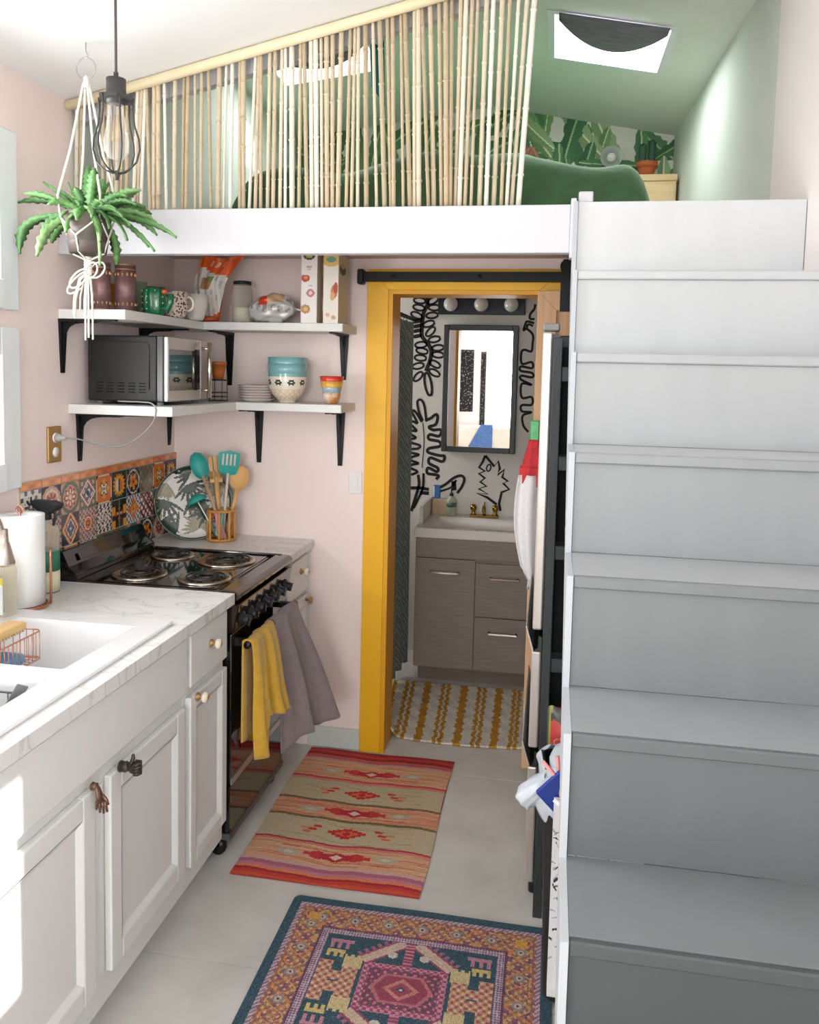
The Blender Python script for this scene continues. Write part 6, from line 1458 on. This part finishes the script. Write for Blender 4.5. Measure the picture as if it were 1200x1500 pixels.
def liner(u, v):
    q = u * 2 * PI; a = v
    w = .124 + .016 * math.sin(PI * a) + .008 * math.sin(7 * q + 3 * a); d = .114 + .014 * math.sin(PI * a) + .006 * math.sin(9 * q)
    c_, s_ = math.cos(q), math.sin(q)
    x = w * math.copysign(abs(c_) ** .45, c_); y = d * math.copysign(abs(s_) ** .45, s_)
    drop = .03 + .10 * max(0, -c_) * max(0, .6 - s_)
    return (x, y, .615 - drop * a + .004 * math.sin(11 * q))
o = MB().grid(liner, 60, 8).build('liner', mat('bin_liner', 'c9d1da', .4, bump=(60, .6)), bn); o.modifiers.new('s', 'SOLIDIFY').thickness = .0015
def bulge(u, v):
    q = 2 * PI * u; p_ = PI * (v - .5); k = 1 + .16 * math.sin(2 * q + 1) + .13 * math.sin(5 * p_ + 3 * q) + .07 * math.sin(9 * q - 4 * p_)
    t = .5 + .5 * math.sin(p_)
    return (-.158 + .085 * t * t + .034 * math.cos(p_) * math.cos(q) * k, -.07 + .04 * math.cos(p_) * math.sin(q) * k, .575 + .055 * math.sin(p_) * (1 + .1 * math.sin(3 * q)))
MB().grid(bulge, 30, 20).build('liner_corner', MATS['bin_liner'], bn)
def lumpy(u, v):
    q = 2 * PI * u; p_ = PI * (v - .5); k = 1 + .14 * math.sin(3 * q + 4 * p_) + .10 * math.sin(7 * p_ + 2 * q)
    return (.105 * math.cos(p_) * math.cos(q) * k, .09 * math.cos(p_) * math.sin(q) * k, .60 + .085 * math.sin(p_) * k)
MB().grid(lumpy, 28, 18).build('rubbish_sack', MATS['bin_liner'], bn)
pk_ = thing('blue_packet', 'blue food packet with white script poking out of the bin', 'packet', (.100, 2.008, .552))
MB().prism([(-.105, .06), (-.05, .125), (.07, .125), (.09, -.06), (.02, -.075)], 'y', -.006, .006).build('packet', mat('blue_card', '2b4296', .4), pk_, bevel=.002)
text('Mu', .05, pk_, (-.025, -.0075, .005), mat('white_print', 'e3e6ee', .5), (PI / 2, -.5, 0))
pk_.rotation_euler = (.15, 0, 0)
cl_ = thing('bag_clip', 'pink plastic bag clip on the blue packet', 'clip', (.045, 2.0, .655)); cm = mat('pink_clip', 'ee9a9c', .4)
MB().tube([(-.035, 0, .035), (.0, -.004, 0), (.012, -.004, -.045)], .0055, 8).build('arm', cm, cl_); MB().tube([(.0, .004, .05), (.005, .004, .005), (.026, 0, -.04), (.012, 0, -.045)], .005, 8).build('arm', cm, cl_)
def bagprint(U, V):
    img = np.ones(U.shape + (3,)) * hexc('e2e2e4'); r = random.Random(8)
    for k in range(240):
        a, b_ = r.random(), r.uniform(.05, .9); w, h = r.uniform(.01, .06), r.uniform(.002, .008); an_ = r.uniform(-.6, .6)
        q = (U - a) * math.cos(an_) + (V - b_) * math.sin(an_); t = -(U - a) * math.sin(an_) + (V - b_) * math.cos(an_)
        img[(np.abs(q) < w) & (np.abs(t) < h)] = hexc(r.choice(['8d8f94', '55575c', 'a9abb0', '2d2e33']))
    return img
tb_ = thing('tote_bag', 'white bag with black printed marks hanging in front of the bin', 'bag', (.145, 1.985, .11))
painted('front_cloth', 110, 200, bagprint, lambda u, v: (-.105 + .215 * u, -.022 * math.sin(PI * u) * (1 - .4 * v) + .006 * math.sin(13 * u), .04 * (1 - u) * (1 - v) * 0 + .50 * v - .10 * v * max(0, u - .05) * 1.5), ATT('tote_cloth', .8), tb_)
MB().grid(lambda u, v: (-.105 + .215 * u, .018, .50 * v - .10 * v * max(0, u - .05) * 1.5), 8, 10).build('back_cloth', mat('tote_plain', 'dedee0', .85), tb_)
MB().tube([(-.105, -.002, .495), (-.06, -.014, .468), (0, -.018, .44), (.11, -.004, .36)], .006, 8).build('hem', MATS['tote_plain'], tb_)
MB().prism([(-.105, 0), (.11, 0), (.11, .003), (-.105, .003)], 'y', -.022, .018).build('bag_base', MATS['tote_plain'], tb_)

# ------------------------------------------------------------------ behind the camera, seen in the bathroom mirror
for x_, z0, z1 in ((-1.20, 1.05, 2.45), (-1.50, 1.25, 2.30)):
    pass
def starcol(U, V):
    img = np.ones(U.shape + (3,)) * hexc('15161a'); img[rng.uniform(0, 1, U.shape) > .97] = hexc('dcdcd8'); return img
o = painted('dotted_hanging', 40, 130, starcol, lambda u, v: (-1.42 + .22 * u, YF + .006, 1.05 + .95 * v), ATT('dotted_cloth', .9)); o.modifiers.new('s', 'SOLIDIFY').thickness = .004
tag(o, 'black cloth hanging with white dots reflected in the mirror', 'wall hanging')
o = painted('dotted_hanging', 24, 150, starcol, lambda u, v: (-1.09 + .075 * u, YF + .02, .72 + 1.25 * v), MATS['dotted_cloth']); o.modifiers.new('s', 'SOLIDIFY').thickness = .004
tag(o, 'narrow black dotted cloth strip beside the reflected window', 'wall hanging')
sf = thing('sofa', 'pale sofa under the far window with a blue throw', 'sofa', (-.75, YF + .42, 0))
SFM = mat('pale_linen', 'cfc8bd', .9, noise=(20, .06))
MB().box(-.85, .55, -.38, .38, .05, .42).build('seat', SFM, sf, bevel=.04, seg=3); MB().box(-.85, .55, -.40, -.22, .42, .85).build('backrest', SFM, sf, bevel=.04, seg=3)
MB().box(-.87, -.72, -.38, .38, .42, .62).build('armrest', SFM, sf, bevel=.03, seg=2); MB().box(.42, .57, -.38, .38, .42, .62).build('armrest', SFM, sf, bevel=.03, seg=2)
MB().prism([(-.55, .40), (-.30, .87), (-.12, .87), (-.12, .40)], 'y', -.218, -.205).build('throw', mat('blue_throw', '4a6a9e', .95, noise=(30, .3)), sf)
og = thing('orange_lantern', 'orange paper lantern hanging on the far pink wall', 'lantern', (-1.52, YF + .12, 1.10))
MB().ball((0, 0, 0), .08, .08, .13, 20, 12).build('body', mat('orange_paper', 'e07a42', .8), og); MB().cyl((0, 0, .12), (0, 0, .9), .012, n=8).build('cord', mat('rose_cord', 'c98a80', .8), og)
